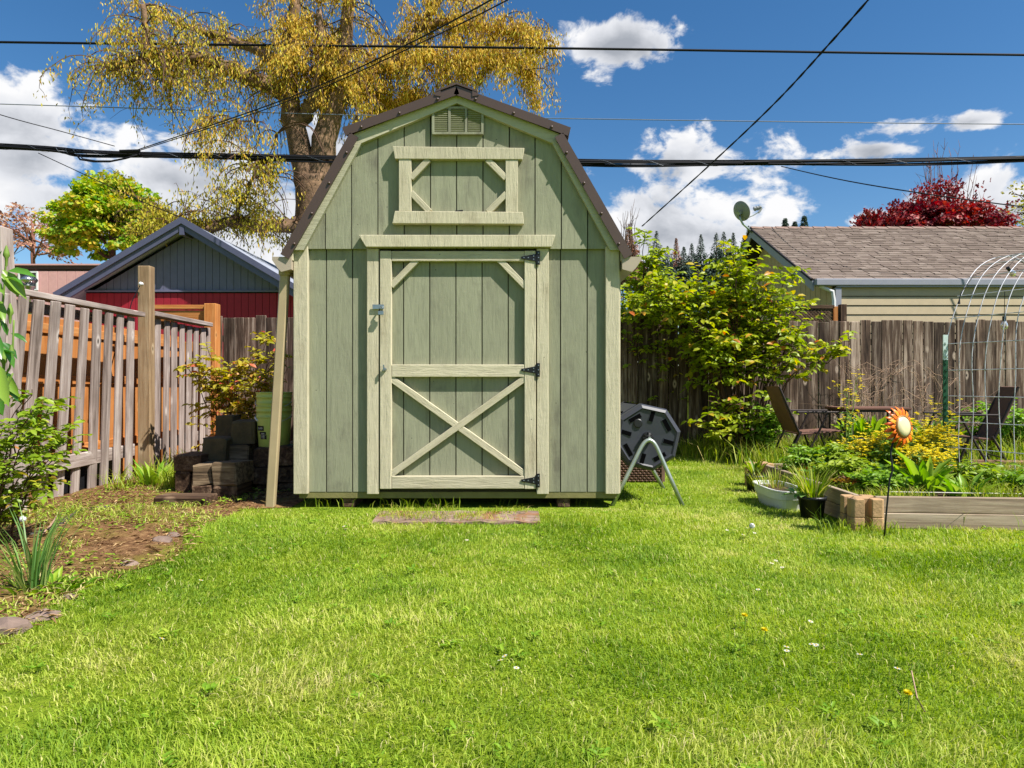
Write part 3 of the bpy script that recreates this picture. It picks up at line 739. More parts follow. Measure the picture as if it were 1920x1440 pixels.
# louvred gable vent
vx0, vx1, vz0, vz1 = SX(812), SX(907), SZ(257), SZ(206)
vent = MB().box(((vx0+vx1)/2, YF-.038, (vz0+vz1)/2), (vx1-vx0-.01, .008, vz1-vz0-.01)).build('gable_vent', M['groove'], shed)
fr = MB(); t = .016
fr.box(((vx0+vx1)/2, YF-.052, vz1-t/2), (vx1-vx0, .026, t)); fr.box(((vx0+vx1)/2, YF-.052, vz0+t/2), (vx1-vx0, .026, t))
W3 = (vx1-vx0)
for i, cx in enumerate((vx0+t/2, vx0+W3/3+.002, vx0+2*W3/3-.002, vx1-t/2)): fr.box((cx, YF-.0525, (vz0+vz1)/2), (t*1.15, .024, vz1-vz0-2*t-.001))
fr.build('vent_frame', M['sage'], vent)
for i in range(3):
    xa = vx0+W3*i/3+.012; xb = vx0+W3*(i+1)/3-.012
    for k in range(12):
        z = vz0+t+.006+(vz1-vz0-2*t-.01)*k/11.5
        MB().box(((xa+xb)/2, YF-.052, z), (xb-xa, .019, .0035), (R(-32), 0, 0)).build('louver', M['sage'], vent)
# small black debris / loose nail on the hatch sill
MB().box((SX(862), YF-.07, SZ(400)), (.06, .02, .008), (0, R(-6), 0)).build('latch_bolt', M['black_iron'], loft)

# ------------------------------------------------------------------ step in front of the door
st = MB()
n = 14; xa, xb = P(712, 960, 4.95).x, P(1010, 960, 4.95).x
top = []
for i in range(n+1):
    x = xa+(xb-xa)*i/n
    top.append((x, 4.66+.02*math.sin(i*1.7), .018+.006*math.sin(i*2.3), x, 4.98+.012*math.sin(i*1.1), .034+.004*math.sin(i*3.1)))
vs = []
for a in top: vs += [(a[0], a[1], 0), (a[0], a[1], a[2]), (a[3], a[4], a[5]), (a[3], a[4], 0)]
fs = [(i*4+k, (i+1)*4+k, (i+1)*4+k+1, i*4+k+1) for i in range(n) for k in range(3)] + [(0, 1, 2, 3), (n*4+3, n*4+2, n*4+1, n*4)]
st.add(vs, fs)
tag(st.build('wooden_step', M['mossy'], loc=((xa+xb)/2, 4.95, 0)), 'weathered mossy plank lying in the grass before the shed door', 'plank')
# ------------------------------------------------------------------ picket fence along the left boundary
def fence_x(y): return -3.67 - .062*(y-5.46)
pf = empty('picket_fence', (-3.75, 6.5, 0), 'weathered grey picket fence with capped top rail on the left', 'fence')
rr = random.Random(11)
def lean(y): return max(0., min(1., (6.7-y)/1.4))*.16       # the near end leans outwards
ys_near = [4.50+.20*i for i in range(12)]; ys_far = [7.27+.205*i for i in range(7)]
def rail_top(y): return 1.665 if y < 6.95 else 1.70
for y in ys_near+ys_far:
    if abs(y-6.98) < .1: continue
    y += rr.uniform(-.012, .012); h = rail_top(y)-.045+rr.uniform(-.012, .006); x = fence_x(y); L = lean(y)
    zb = rr.uniform(-.02, .03)
    a = Vector((x+.012, y+rr.uniform(-.03, .03)+L*.15, zb)); b = Vector((x-L, y-L*.15, h))
    w = .108+rr.uniform(-.006, .008)
    # width runs along the fence, thickness across it
    z = (b-a); ln = z.length; z.normalize(); t = Vector((1, 0, 0)); t = (t-z*t.dot(z)).normalized(); wv = t.cross(z)
    link('picket', board_mesh(w, .022, ln, .005, M['picket'], rr.randint(1, 6)), None, pf, (a+b)/2, Matrix((-wv, t, z)).transposed().to_euler())
def frail(name, y0, y1, z, dx, w, t, flat=False):
    a = Vector((fence_x(y0)-lean(y0)*z/1.66+dx, y0, z)); b = Vector((fence_x(y1)-lean(y1)*z/1.66+dx, y1, z+(.0 if y1 < 7 else .02)))
    beam(name, a, b, w, t, M['picket'], pf, .005, up=(0, 0, 1) if flat else (1, 0, 0))
for y0, y1 in ((4.4, 6.86), (7.08, 8.66)):
    zt = rail_top((y0+y1)/2)
    frail('cap_rail', y0, y1, zt-.008, .005, .14, .048, True)
    frail('upper_rail', y0, y1, zt-.10, -.052, .085, .04)
    frail('lower_rail', y0, y1, .30, -.052, .12, .04)
py = 6.97
board('post', (.125, .10, 2.18), (fence_x(py)+.03, py, 1.07), M['post_wood'], pf, bev=.006)
board('post', (.12, .12, 2.10), (fence_x(4.98)-.045, 4.98, 1.05), M['picket'], pf, rot=(0, R(-3), 0), bev=.008)
board('post', (.10, .10, 1.68), (fence_x(8.7)-.05, 8.72, .84), M['picket'], pf, bev=.006)
# wire clip on the tall post; a black strand stands in for the wire's shadow
ck = empty('insulator', P(265, 533, 6.9), 'small white insulator on the tall fence post', 'insulator')
mb = MB(); c = P(265, 533, 6.89); c.x += .01
mb.lathe([(0, 0), (.016, .004), (.020, .015), (.014, .028), (.020, .035), (.012, .045), (0, .047)], 12, c, m=Matrix.Rotation(R(90), 3, 'X')); mb.build('knob', M['white'], ck, smooth=True)
pts = [P(262, 536, 6.86), P(247, 566, 6.75), P(238, 600, 6.68), P(223, 628, 6.56), P(208, 690, 6.46)]
tag(MB().tube(pts, .0045, 5).build('cord', M['cable'], loc=pts[0]), 'thin black strand standing in for the shadow of a wire across the pickets', 'cord')
# ------------------------------------------------------------------ fresh cedar fence right behind it
cf = empty('cedar_fence', (-4.15, 7, 0), 'fresh orange cedar fence standing behind the grey pickets', 'fence')
y = 4.2; k = 0
while y < 8.75:
    board('cedar_board', (.02, .138, 1.55), (-4.10-.03*(y-5), y, .78), M['cedar'], cf, bev=.003); y += .1405
for z in (.35, 1.0, 1.45): beam('cedar_rail', (-4.075, 4.2, z), (-4.19, 8.7, z), .085, .036, M['cedar'], cf, up=(1, 0, 0))
c = P(398, 570, 8.85)
board('cedar_post', (.15, .15, c.z), (c.x, 8.85, c.z/2), M['cedar'], cf, bev=.006)
a = P(285, 572, 8.85); b = P(386, 575, 8.85)
for i, z in enumerate((c.z-.04, c.z-.155)):
    board('cedar_rail', (b.x-a.x+.05, .05 if i else .09, .05 if i == 0 else .14), ((a.x+b.x)/2, 8.86, z), M['cedar'], cf)
x = a.x
while x < b.x-.05:
    board('cedar_board', (.135, .02, 1.5), (x+.07, 8.89, .76), M['cedar'], cf); x += .14
# things dumped between the two fences
MB().box((-3.93, 6.25, .13), (.22, .9, .25)).build('black_bin', M['black_plastic'])
o = bevel_obj(bpy.data.objects['black_bin'], .02); tag(o, 'low black plastic tub behind the foot of the picket fence', 'tub')
for i, (yc, z) in enumerate(((5.7, .42), (6.1, .33))):
    o = board('cedar_offcut', (.10, .55, .05), (-3.93, yc, z), M['cedar'], rot=(R(8*i), 0, 0)); tag(o, ('upper', 'lower')[i]+' cedar offcut lying behind the pickets', 'offcut')
# ------------------------------------------------------------------ grey board fence along the back
YBF = 9.4
def back_fence(x0, x1, name, label, zt, w=.140, y=YBF, seed=2):
    f = empty(name, ((x0+x1)/2, y, 0), label, 'fence'); r2 = random.Random(seed); x = x0
    while x < x1:
        ww = w+r2.uniform(-.012, .006); h = zt+r2.uniform(-.018, .02)
        n = r2.randint(1, 5)
        link('fence_board', board_mesh(round(ww, 2), .019, round(h, 2), .006, M['fence_grey'], n), None, f, (x+ww/2, y+r2.uniform(-.006, .006), h/2-.01), (0, r2.uniform(-.004, .004), r2.choice((0, math.pi))))
        x += ww+r2.uniform(.001, .006)
    for z in (.35, zt-.3): board('fence_rail', (x1-x0, .04, .085), ((x0+x1)/2, y+.035, z), M['fence_grey'], f)
    return f
back_fence(-.85, 9.4, 'board_fence', 'dark weathered board fence across the back of the garden', 1.84)
back_fence(-4.02, -.8, 'board_fence', 'grey board fence between the cedar post and the shed', 1.87, .145, 9.15, 5)
# lattice screen post behind the fence
ls = empty('lattice_screen', P(1560, 590, 10.0), 'brown post and lattice panel showing above the back fence', 'lattice')
c = P(1573, 571, 10.0); board('post', (.09, .09, c.z), (c.x+.05, 10.0, c.z/2), M['old_timber'], ls)
board('post', (.07, .05, c.z-.03), (c.x-.06, 10.0, c.z/2-.015), M['cedar'], ls)
board('top_rail', (.75, .05, .05), (c.x-.45, 10.0, c.z-.035), M['old_timber'], ls)
for i in range(14):
    for s in (-1, 1):
        x = c.x-.1-.05*i
        beam('lath', (x, 10.0+s*.006, c.z-.06), (x-s*.0-.22*s*0-.22*(1 if s > 0 else -1), 10.0+s*.006, c.z-.28), .025, .008, M['old_timber'], ls, .001)
# ------------------------------------------------------------------ slate blue and red house with gable
D1 = 14.0; q = D1/FOC
def BX(px): return (px-960)*q
def BZ(py): return CAM_H+(720-py)*q
bh = empty('gabled_house', (BX(358), D1, 0), 'slate blue gabled house with a crimson lower wall behind the fence', 'house')
xl, xr, xa = BX(160), BX(556), BX(358); za = BZ(428); ze = BZ(545)
MB().prism([(xl, 0), (xr, 0), (xr, ze), (xa, za-.08), (xl, ze)], D1+.03, D1+7).build('wall_core', M['slot'], bh)
sl = (za-ze)/(xa-xl)
def gz(x): return za-.10-abs(x-xa)*sl
x = xl
while x < xr:
    w = min(.145, xr-x)
    p = [(x+.004, ze-.02), (x+w-.004, ze-.02), (x+w-.004, max(gz(x+w), ze-.01)), (x+.004, max(gz(x), ze-.01))]
    if x < xa < x+w: p = p[:3]+[(xa, gz(xa))]+p[3:]
    MB().prism(p, D1, D1+.03).build('gable_board', M['house_blue'], bh, loc=(x, D1, ze))
    board('red_board', (w-.008, .03, ze-.05), (x+w/2, D1+.03, (ze-.05)/2), M['house_red'], bh, bev=.002); x += .145
board('belt_trim', (xr-xl, .03, .04), (xa, D1-.017, ze-.01), M['house_blue'], bh)
for s in (-1, 1):
    ex, ezz = xa+s*2.50, za-2.50*sl*1.0
    a2, b2 = Vector((xa, za)), Vector((ex, za-2.50*sl))
    d = (b2-a2).normalized(); n = Vector((-d.y, d.x)); n = n if n.y > 0 else -n
    rf = [tuple(a2+n*0), tuple(b2), tuple(b2+n*.09), (a2.x, a2.y+.09/n.y)]
    if s > 0: rf = rf
    ar = sum(rf[k][0]*rf[(k+1) % 4][1]-rf[(k+1) % 4][0]*rf[k][1] for k in range(4))
    if ar < 0: rf.reverse()
    ro = MB().prism(rf, D1-.32, D1+7.3).build('roof_slope', M['shingle_grey'], bh)
    up_ = [(a2.x, a2.y-.12), tuple(b2-n*.12), tuple(b2+n*.07), (a2.x, a2.y+.07/n.y)]
    ar = sum(up_[k][0]*up_[(k+1) % 4][1]-up_[(k+1) % 4][0]*up_[k][1] for k in range(4))
    if ar < 0: up_.reverse()
    MB().prism(up_, D1-.38, D1-.325).build('fascia', M['fascia_blue'], ro)
    up2 = [(a2.x, a2.y+.005), tuple(b2+n*.01), tuple(b2+n*.115), (a2.x, a2.y+.12/n.y)]
    ar = sum(up2[k][0]*up2[(k+1) % 4][1]-up2[(k+1) % 4][0]*up2[k][1] for k in range(4))
    if ar < 0: up2.reverse()
    MB().prism(up2, D1-.42, D1-.383).build('drip_edge', M['fascia_blue'], ro)
MB().box((xa, D1-.2, za-.14), (.09, .4, .16)).build('ridge_beam', M['fascia_blue'], bh)
# ------------------------------------------------------------------ long pinkish home further back
D2 = 23.0; q2 = D2/FOC
hx = lambda px: (px-960)*q2
hz = lambda py: CAM_H+(720-py)*q2
mh = empty('manufactured_home', (hx(80), D2, 0), 'low flat roofed home with pinkish panelled wall and brown fascia', 'house')
MB().box(((hx(-200)+hx(330))/2, D2+2.1, hz(505)/2), (hx(330)-hx(-200), 4, hz(505))).build('wall_core', M['mobile_trim'], mh)
x = hx(-200)
while x < hx(330): board('wall_panel', (.296, .03, hz(505)-.1), (x+.15, D2+.07, hz(505)/2), M['mobile'], mh, bev=.004); x += .305
MB().box(((hx(-210)+hx(340))/2, D2+2.03, hz(501)), (hx(340)-hx(-210), 4.0, .13)).build('roof_fascia', M['mobile_trim'], mh)
MB().box(((hx(-210)+hx(340))/2, D2+2.03, hz(496)+.0), (hx(340)-hx(-210)+.1, 4.1, .05)).build('roof_edge', M['mobile'], mh)
wn = MB().box(((hx(36)+hx(68))/2, D2+.04, (hz(512)+hz(542))/2), (hx(68)-hx(36), .02, hz(512)-hz(542))).build('window', M['glass'], mh)
wf = MB()
for xx_ in (35, 52, 69): wf.box((hx(xx_), D2+.02, (hz(511)+hz(543))/2), (.05, .05, hz(510)-hz(544)))
for yy_ in (510, 543): wf.box(((hx(35)+hx(69))/2, D2+.018, hz(yy_)), (hx(70)-hx(34), .05, .05))
wf.build('window_frame', M['white'], wn)
# shed roof pipe ventilator between the houses
D3 = 12.5; c = P(55, 536, D3)
tv = empty('turbine_vent', (c.x, D3, 0), 'shiny metal turbine roof ventilator above the picket fence', 'ventilator')
MB().lathe([(.075, -1.2), (.075, -.0), (.10, .0), (.10, .02)], 16, (c.x, D3, c.z-.02)).build('pipe', M['zinc'], tv, smooth=True)
fin = MB()
for i in range(18):
    a0 = 2*math.pi*i/18
    prev = None; ring = []
    for k in range(7):
        t = math.pi*k/6; r_ = .06+.075*math.sin(t); z = .03+.15*(k/6); a1 = a0+.35*k/6
        ring.append((Vector((c.x+r_*math.cos(a1), D3+r_*math.sin(a1), c.z+z)), Vector((c.x+r_*.93*math.cos(a1+.30), D3+r_*.93*math.sin(a1+.30), c.z+z))))
    fin.add([p for pr in ring for p in pr], [(2*k, 2*k+1, 2*k+3, 2*k+2) for k in range(6)])
fin.lathe([(.07, .18), (.05, .20), (0, .21)], 14, (c.x, D3, c.z)); fin.build('turbine', M['zinc'], tv, smooth=True)
MB().box((c.x-1.2, D3+2, (c.z-.9)/2), (5.2, 4, c.z-.9)).build('garage', M['mobile'])
gar = bpy.data.objects['garage']; bevel_obj(gar, .02); tag(gar, 'low garage hidden behind the near picket fence, under the metal roof ventilator', 'garage')

# ------------------------------------------------------------------ beige house on the right
HX0 = 4.86; HY0 = 11.0; HYR = 13.8; HYB = 16.6; ZE = 2.64; ZR = 4.10; HX1 = 26.0
rh = empty('beige_house', (HX0+5, HYR, 0), 'beige lap sided house with brown shingle roof on the right', 'house')
ov = .35
MB().add([(HX0+ov, HY0+.012, 0), (HX1, HY0+.012, 0), (HX1, HYB-.012, 0), (HX0+ov, HYB-.012, 0), (HX0+ov, HY0+.012, ZE-.11), (HX1, HY0+.012, ZE-.11), (HX1, HYB-.012, ZE-.11), (HX0+ov, HYB-.012, ZE-.11), (HX0+ov, HYR, ZR-.18), (HX1, HYR, ZR-.18)],
         [(0, 1, 5, 4), (2, 3, 7, 6), (0, 4, 8, 7, 3), (4, 5, 9, 8), (6, 7, 8, 9), (1, 2, 6, 9, 5)]).build('wall_core', M['groove'], rh)  # dark core in the gaps paints the shade line below each lap
z = .15; i = 0
while z < ZE-.27:
    MB().box(((HX0+ov+HX1)/2, HY0-.008, z+.075), (HX1-HX0-ov, .022, .136), (R(-5), 0, 0)).build('lap_board', M['beige_lap'], rh, loc=(HX0+ov, HY0-.008, z)); z += .148
# vertical boards on the gable end
y = HY0+.08
while y < HYB-.3:
    w = .2
    zt = lambda yy_: ZE-.11+(ZR-ZE-.08)*(1-abs(yy_-HYR)/(HYR-HY0-.012))
    MB().add([(HX0+ov-.02, y, 0), (HX0+ov-.02, y+w-.012, 0), (HX0+ov-.02, y+w-.012, zt(y+w)), (HX0+ov-.02, y, zt(y)),
              (HX0+ov+.01, y, 0), (HX0+ov+.01, y+w-.012, 0), (HX0+ov+.01, y+w-.012, zt(y+w)), (HX0+ov+.01, y, zt(y))],
             [(3, 2, 1, 0), (4, 5, 6, 7), (0, 4, 7, 3), (1, 2, 6, 5), (2, 3, 7, 6), (0, 1, 5, 4)]).build('gable_board', M['beige_gable'], rh, loc=(HX0+ov, y, ZE)); y += w
MB().box((HX0+ov+.02, HY0-.022, 1.25), (.09, .10, 2.5)).build('corner_trim', M['house_trim'], rh)
# roof deck, shingle courses
slope = Vector((0, HYR-HY0, ZR-ZE)); Ls = slope.length; su = slope/Ls; sn = Vector((0, -su.z, su.y))
rd = MB()
for s in (1, -1):
    a = [(HX0, HY0 if s > 0 else HYB, ZE), (HX1, HY0 if s > 0 else HYB, ZE), (HX1, HYR, ZR), (HX0, HYR, ZR)]
    b = [(x_, y_, z_-.10) for x_, y_, z_ in a]
    rd.add(a+b, [(0, 1, 2, 3), (7, 6, 5, 4), (0, 4, 5, 1), (1, 5, 6, 2), (2, 6, 7, 3), (3, 7, 4, 0)])
deck = rd.build('roof_deck', M['roof_edge'], rh)
nc = 25; V = []; F = []; Rn = []
r3 = np.random.default_rng(4)
for k in range(nc):
    t0 = Ls*k/nc-.02; t1 = Ls*(k+1)/nc+.03
    x = HX0-.03+r3.uniform(-.2, 0)
    while x < HX1:
        w = r3.uniform(.11, .26); lift = r3.uniform(.010, .026); drop = r3.uniform(0, .022)
        xa_, xb_ = max(x, HX0-.03), min(x+w-.006, HX1)
        if xb_ > xa_:
            b0 = Vector((0, HY0, ZE))+su*(t0-drop)+sn*(lift+.012); b1 = Vector((0, HY0, ZE))+su*t1+sn*.008
            e0 = b0-sn*lift*1.0
            n0 = len(V)
            V += [(xa_, b0.y, b0.z), (xb_, b0.y, b0.z), (xb_, b1.y, b1.z), (xa_, b1.y, b1.z), (xa_, e0.y, e0.z), (xb_, e0.y, e0.z)]
            F += [(n0, n0+1, n0+2, n0+3), (n0+4, n0+5, n0+1, n0)]; Rn += [r3.uniform(0, 1)]*6
        x += w
me = np_mesh('shingles', np.array(V), np.array(F).ravel(), 4, np.array(Rn), M['shingle'])
sh = link('shingles', me, None, rh, (0, 0, 0)); sh.location = -org(rh); sh['kind'] = 'stuff'
rcp = MB(); x = HX0-.04
while x < HX1:
    w = .30
    for s in (1, -1):
        rcp.add([(x, HYR, ZR+.05), (x+w, HYR, ZR+.035), (x+w, HYR-s*.10, ZR-.025), (x, HYR-s*.10, ZR-.013)], [(0, 1, 2, 3) if s < 0 else (3, 2, 1, 0)])
    x += w-.05
rcp.build('ridge_shingles', M['shingle_grey'] if False else M['roof_edge'], rh)
me = bpy.data.objects['ridge_shingles'].data; me.materials.clear(); me.materials.append(plain('ridge_shingle', srgb(140, 116, 104), .95, var=.2, nscale=12))
# rake boards of the gable end and gutter along the eave
for s in (1, -1):
    ye = HY0-.02 if s > 0 else HYB+.02
    a = Vector((HX0-.03, ye, ZE-.05)); b = Vector((HX0-.03, HYR, ZR-.05))
    d = (b-a)
    MB().add([a+Vector((0, 0, -.13)), b+Vector((0, 0, -.13)), b+Vector((0, 0, .035)), a+Vector((0, 0, .035)), a+Vector((.03, 0, -.13)), b+Vector((.03, 0, -.13)), b+Vector((.03, 0, .035)), a+Vector((.03, 0, .035))],
             [(0, 1, 2, 3), (7, 6, 5, 4), (0, 4, 5, 1), (3, 2, 6, 7), (0, 3, 7, 4), (1, 5, 6, 2)]).build('rake_board', M['house_trim'], rh)
    MB().tube([a+Vector((-.015, 0, .05)), b+Vector((-.015, 0, .05))], .022, 6).build('rake_edge', M['roof_edge'], rh)
MB().box(((HX0+HX1)/2, HY0-.05, ZE-.05), (HX1-HX0, .10, .11)).build('gutter', M['house_trim'], rh)
bevel_obj(bpy.data.objects[[o.name for o in rh.children if o.name.startswith('gutter')][0]], .012)
MB().box(((HX0+ov+HX1)/2, HY0-.05, ZE-.118), (HX1-HX0-ov, .06, .02)).build('soffit', M['house_trim'], rh)
MB().tube([(HX0+.10, HY0+.0, ZE-.1), (HX0+.28, HY0-.06, ZE-.2), (HX0+.30, HY0-.06, ZE-.35), (HX0+.30, HY0-.06, .05)], .03, 8).build('downspout', M['white'], rh)
# ------------------------------------------------------------------ satellite dish on the gable peak
b = P(1412, 432, 13.7); base = Vector((HX0-.05, HYR-.05, ZR-.05))
sd = empty('satellite_dish', base, 'grey satellite dish on a bent pole at the beige house gable', 'dish')
def PD(px, py, dd=13.7): return P(px, py, dd)
k1 = PD(1390, 416)
MB().tube([base+Vector((.02, 0, -.03)), PD(1402, 428), PD(1393, 420), PD(1388, 411), PD(1387, 402)], .02, 8).build('mast', M['galv'], sd, smooth=True)
dc = PD(1390, 396); nrm = Vector((.80, .42, .40)).normalized()      # opens towards the back right, away from the garden
m = nrm.to_track_quat('Z', 'Y').to_matrix()
prof = [(0, 0), (.07, .004), (.14, .016), (.20, .034), (.205, .038), (.205, .028), (.20, .022), (.14, .004), (.07, -.008), (0, -.012)]
MB().lathe(prof, 28, dc-nrm*.02, m=m).build('reflector', M['dish'], sd, smooth=True)
MB().box(dc-nrm*.045+Vector((0, 0, -.02)), (.08, .06, .11), m).build('bracket', M['galv'], sd)
MB().tube([PD(1395, 411), PD(1412, 404), PD(1422, 398)], .012, 6).build('feed_arm', M['galv'], sd)
lnb = MB(); lnb.tube([PD(1422, 399), PD(1426, 394), PD(1428, 390)], .02, 8)
for i, t in enumerate((1416, 1421, 1426)): lnb.tube([PD(t, 393-i*1.2), PD(t-1.5, 390-i*1.2, 13.9)], .032, 10)
lnb.build('feed_horn', M['dish'], sd)
MB().tube([PD(1388, 411)+Vector((0, .06, 0)), PD(1381, 408), PD(1380, 402), PD(1386, 397)], .006, 5).build('coax_cable', M['white'], sd)
# ------------------------------------------------------------------ overhead lines behind the shed
def sagline(px, d, n=40):
    """smooth curve through (px, py, depth) stations"""
    P3 = [P(a, b, c if isinstance(c, (int, float)) else d) for a, b, c in px]
    out = []
    for i in range(len(P3)-1):
        p0 = P3[max(i-1, 0)]; p1 = P3[i]; p2 = P3[i+1]; p3 = P3[min(i+2, len(P3)-1)]
        for k in range(n//(len(P3)-1)):
            t = k/(n//(len(P3)-1))
            out.append(.5*((2*p1)+(p2-p0)*t+(2*p0-5*p1+4*p2-p3)*t*t+(3*p1-p0-3*p2+p3)*t*t*t))
    return out+[P3[-1]]
def wire(name, st, rad, mat, label, n=24, sides=6):
    pts = sagline(st, None, n); o = MB().tube(pts, rad, sides).build(name, mat, loc=pts[len(pts)//2], smooth=True)
    return tag(o, label, 'wire')
wire('power_line', [(-900, 62, 16.2), (0, 79, 16.2), (1000, 90, 16.2), (1920, 103, 16.2), (2900, 112, 16.2)], .027, M['cable'], 'topmost thick black power line crossing the whole sky')
wire('thin_wire', [(-900, 172, 16.4), (0, 195, 16.4), (560, 213, 16.4), (1040, 222, 16.4), (1920, 233, 16.4), (2900, 236, 16.4)], .011, M['cable_thin'], 'hair thin grey wire crossing the sky below the topmost line')
# lashed bundle of cables with a slack loop
cb = empty('cable_bundle', P(960, 303, 15.4), 'thick lashed bundle of black telephone cables crossing behind the shed', 'cable')
stn = [(-900, 235, 15.4), (0, 275, 15.4), (180, 288, 15.4), (560, 297, 15.4), (1000, 304, 15.4), (1420, 306, 15.4), (1920, 298, 15.4), (2900, 262, 15.4)]
base_pts = sagline(stn, None, 63)
for k, (dy, dz, rd_, am) in enumerate(((0, .03, .032, .004), (.03, -.03, .027, .014), (-.03, -.015, .022, .016), (0, .07, .012, .004), (-.02, -.06, .017, .026))):
    pts = [p+Vector((0, dy+.01*math.sin(i*.9+k), dz+am*math.sin(i*.55+k*2))) for i, p in enumerate(base_pts)]
    MB().tube(pts, rd_, 6).build('cable_strand', M['cable'], cb, smooth=True)
lash = MB(); hel = []
for i in range(len(base_pts)*6-6):
    p = base_pts[i//6].lerp(base_pts[i//6+1], (i % 6)/6); a = i*.55
    hel.append(p+Vector((0, .062*math.cos(a), .062*math.sin(a))))
lash.tube(hel, .003, 4); lash.build('lashing_wire', M['cable_thin'], cb)
lp = [P(145, 292, 15.3), P(150, 299, 15.3), P(175, 303, 15.3), P(205, 303, 15.3), P(235, 297, 15.3), P(262, 289, 15.3)]
MB().tube(lp, .020, 6).build('slack_loop', M['cable'], cb, smooth=True)
lp2 = [p+Vector((.04, .03, .025)) for p in lp]; MB().tube(lp2, .014, 6).build('slack_loop', M['cable'], cb, smooth=True)
MB().tube([P(1395, 305, 15.3), P(1440, 304, 15.3)], .04, 8).build('splice_case', M['cable'], cb)
MB().tube([P(225, 284, 15.3), P(262, 283, 15.3)], .04, 8).build('splice_case', M['cable'], cb)
wire('service_wire', [(258, 281, 15.3), (540, 184, 12.5), (770, 80, 10.4), (1010, -50, 7.6)], .011, M['cable'], 'upper of two black wires rising right through the yellow tree')
wire('service_wire', [(262, 282, 15.35), (540, 190, 12.6), (790, 80, 10.5), (1030, -40, 7.7)], .009, M['cable'], 'lower of two black wires rising right through the yellow tree')
wire('drop_wire', [(-300, 120, 10), (0, 215, 13.4), (110, 245, 14.4), (215, 274, 15.3)], .009, M['cable'], 'thin wire sloping down from the left edge to the cable loop')
wire('drop_wire', [(72, 287, 15.2), (160, 328, 14.8), (260, 375, 14.3), (350, 412, 13.8)], .010, M['cable'], 'thin wire sloping from the cable bundle to the blue gable')
wire('drop_wire', [(290, 200, 13.6), (330, 243, 16.2), (366, 281, 15.4)], .005, M['cable_thin'], 'short faint wire above the cable bundle inside the tree')
wire('drop_wire', [(1465, 312, 15.3), (1620, 345, 11.6), (1920, 388, 10.5), (2400, 440, 9.5)], .010, M['cable'], 'thin wire sloping down right above the beige roof')
wire('bundle_tail', [(1420, 306, 15.2), (1560, 312, 15.2), (1700, 306, 15.2)], .014, M['cable'], 'loose black cable sagging just under the bundle above the dish') if False else None
# twisted service drop rising steeply to the right
st = sagline([(1204, 424, 13.5), (1330, 310, 11.0), (1450, 196, 9.0), (1557, 80, 7.6), (1680, -60, 6.4)], None, 120)
tw = empty('twisted_drop', st[60], 'twisted black service cable rising steeply to the upper right', 'cable')
for k in range(2):
    pts = [p+Vector((.007*math.cos(i*.55+k*math.pi), .007*math.sin(i*.55+k*math.pi), .0)) for i, p in enumerate(st)]
    MB().tube(pts, .009, 5).build('strand', M['cable'], tw, smooth=True)
# ------------------------------------------------------------------ timber and block pile left of the shed
rb = random.Random(21)
def pile(name, x0, x1, y0, y1, d, depth, mat, label, cat='block', rz=0, zb=None, bev=.012):
    a = P(x0, y0, d); b = P(x1, y1, d)
    w = b.x-a.x; h = a.z-b.z
    c = Vector(((a.x+b.x)/2, d+depth/2, (a.z+b.z)/2))
    m = board_mesh(w, depth, h, bev, mat, rb.randint(1, 999)) if h >= max(w, depth) else None
    o = board(name, (w, depth, h), c, mat, rot=(0, 0, R(rz)), bev=bev, cup=rb.randint(1, 9999))
    return tag(o, label, cat, 'blocks and timbers piled beside the shed')
CD, OT, TE = M['concrete_dark'], M['old_timber'], M['timber_end']
pile('timber_offcut', 358, 398, 911, 944, 5.62, .34, OT, 'dark timber end at the bottom of the pile, under the cracked pale one')
pile('timber_offcut', 399, 443, 912, 944, 5.60, .36, OT, 'dark timber end at the bottom of the pile, nearest the downspout')
pile('timber_offcut', 357, 397, 871, 910.5, 5.64, .30, TE, 'pale cracked timber end, left of the two on the front of the pile', rz=3)
pile('timber_offcut', 397.5, 446, 869, 911.5, 5.60, .34, TE, 'pale cracked timber end, right of the two on the front of the pile', rz=-5)
pile('timber_offcut', 326, 357, 885, 925, 5.85, .30, OT, 'dark timber end at the lower left of the pile')
pile('timber_offcut', 323, 376, 852, 884.5, 5.85, .34, OT, 'dark split timber at the left end of the pile', rz=2)
pile('concrete_block', 379, 424, 822, 868, 6.0, .22, CD, 'mossy concrete block resting above the cracked timber ends', rz=-6)
pile('timber_offcut', 425, 466, 835, 866, 6.08, .30, TE, 'small pale timber end in the middle of the pile')
pile('timber_offcut', 398, 468, 866.5, 922, 6.02, .36, OT, 'dark timber buried in the middle of the pile')
pile('concrete_block', 432, 474, 790, 834, 6.12, .22, CD, 'mossy concrete block beside the green buckets', rz=4)
pile('concrete_block', 403, 437, 780, 821.5, 6.34, .22, CD, 'topmost dark concrete block at the back of the pile', rz=3)
pile('timber_offcut', 403, 437, 822, 900, 6.36, .22, OT, 'dark timber standing under the topmost block')
pile('timber_offcut', 473, 516, 841, 876, 5.98, .46, OT, 'brown timber end right under the green buckets', rz=2)
pile('timber_offcut', 475, 512, 877, 910, 5.97, .46, OT, 'brown timber end second below the green buckets', rz=-3)
pile('timber_offcut', 480, 520, 910.5, 934, 6.0, .40, OT, 'brown timber end lowest below the green buckets')
pile('timber_offcut', 517, 562, 838, 874, 6.0, .50, OT, 'brown timber between downspout and shed corner, upper', rz=-2)
pile('timber_offcut', 514, 560, 875, 906, 6.0, .50, OT, 'brown timber between downspout and shed corner, middle')
pile('timber_offcut', 522, 562, 906.5, 934, 6.0, .46, OT, 'brown timber between downspout and shed corner, lowest')
o = board('timber_sleeper', (.42, .20, .075), (P(346, 950, 5.42).x, 5.45, .04), OT, rot=(0, 0, R(-2)), bev=.012, cup=77); tag(o, 'short dark timber lying on the soil before the block pile', 'timber')
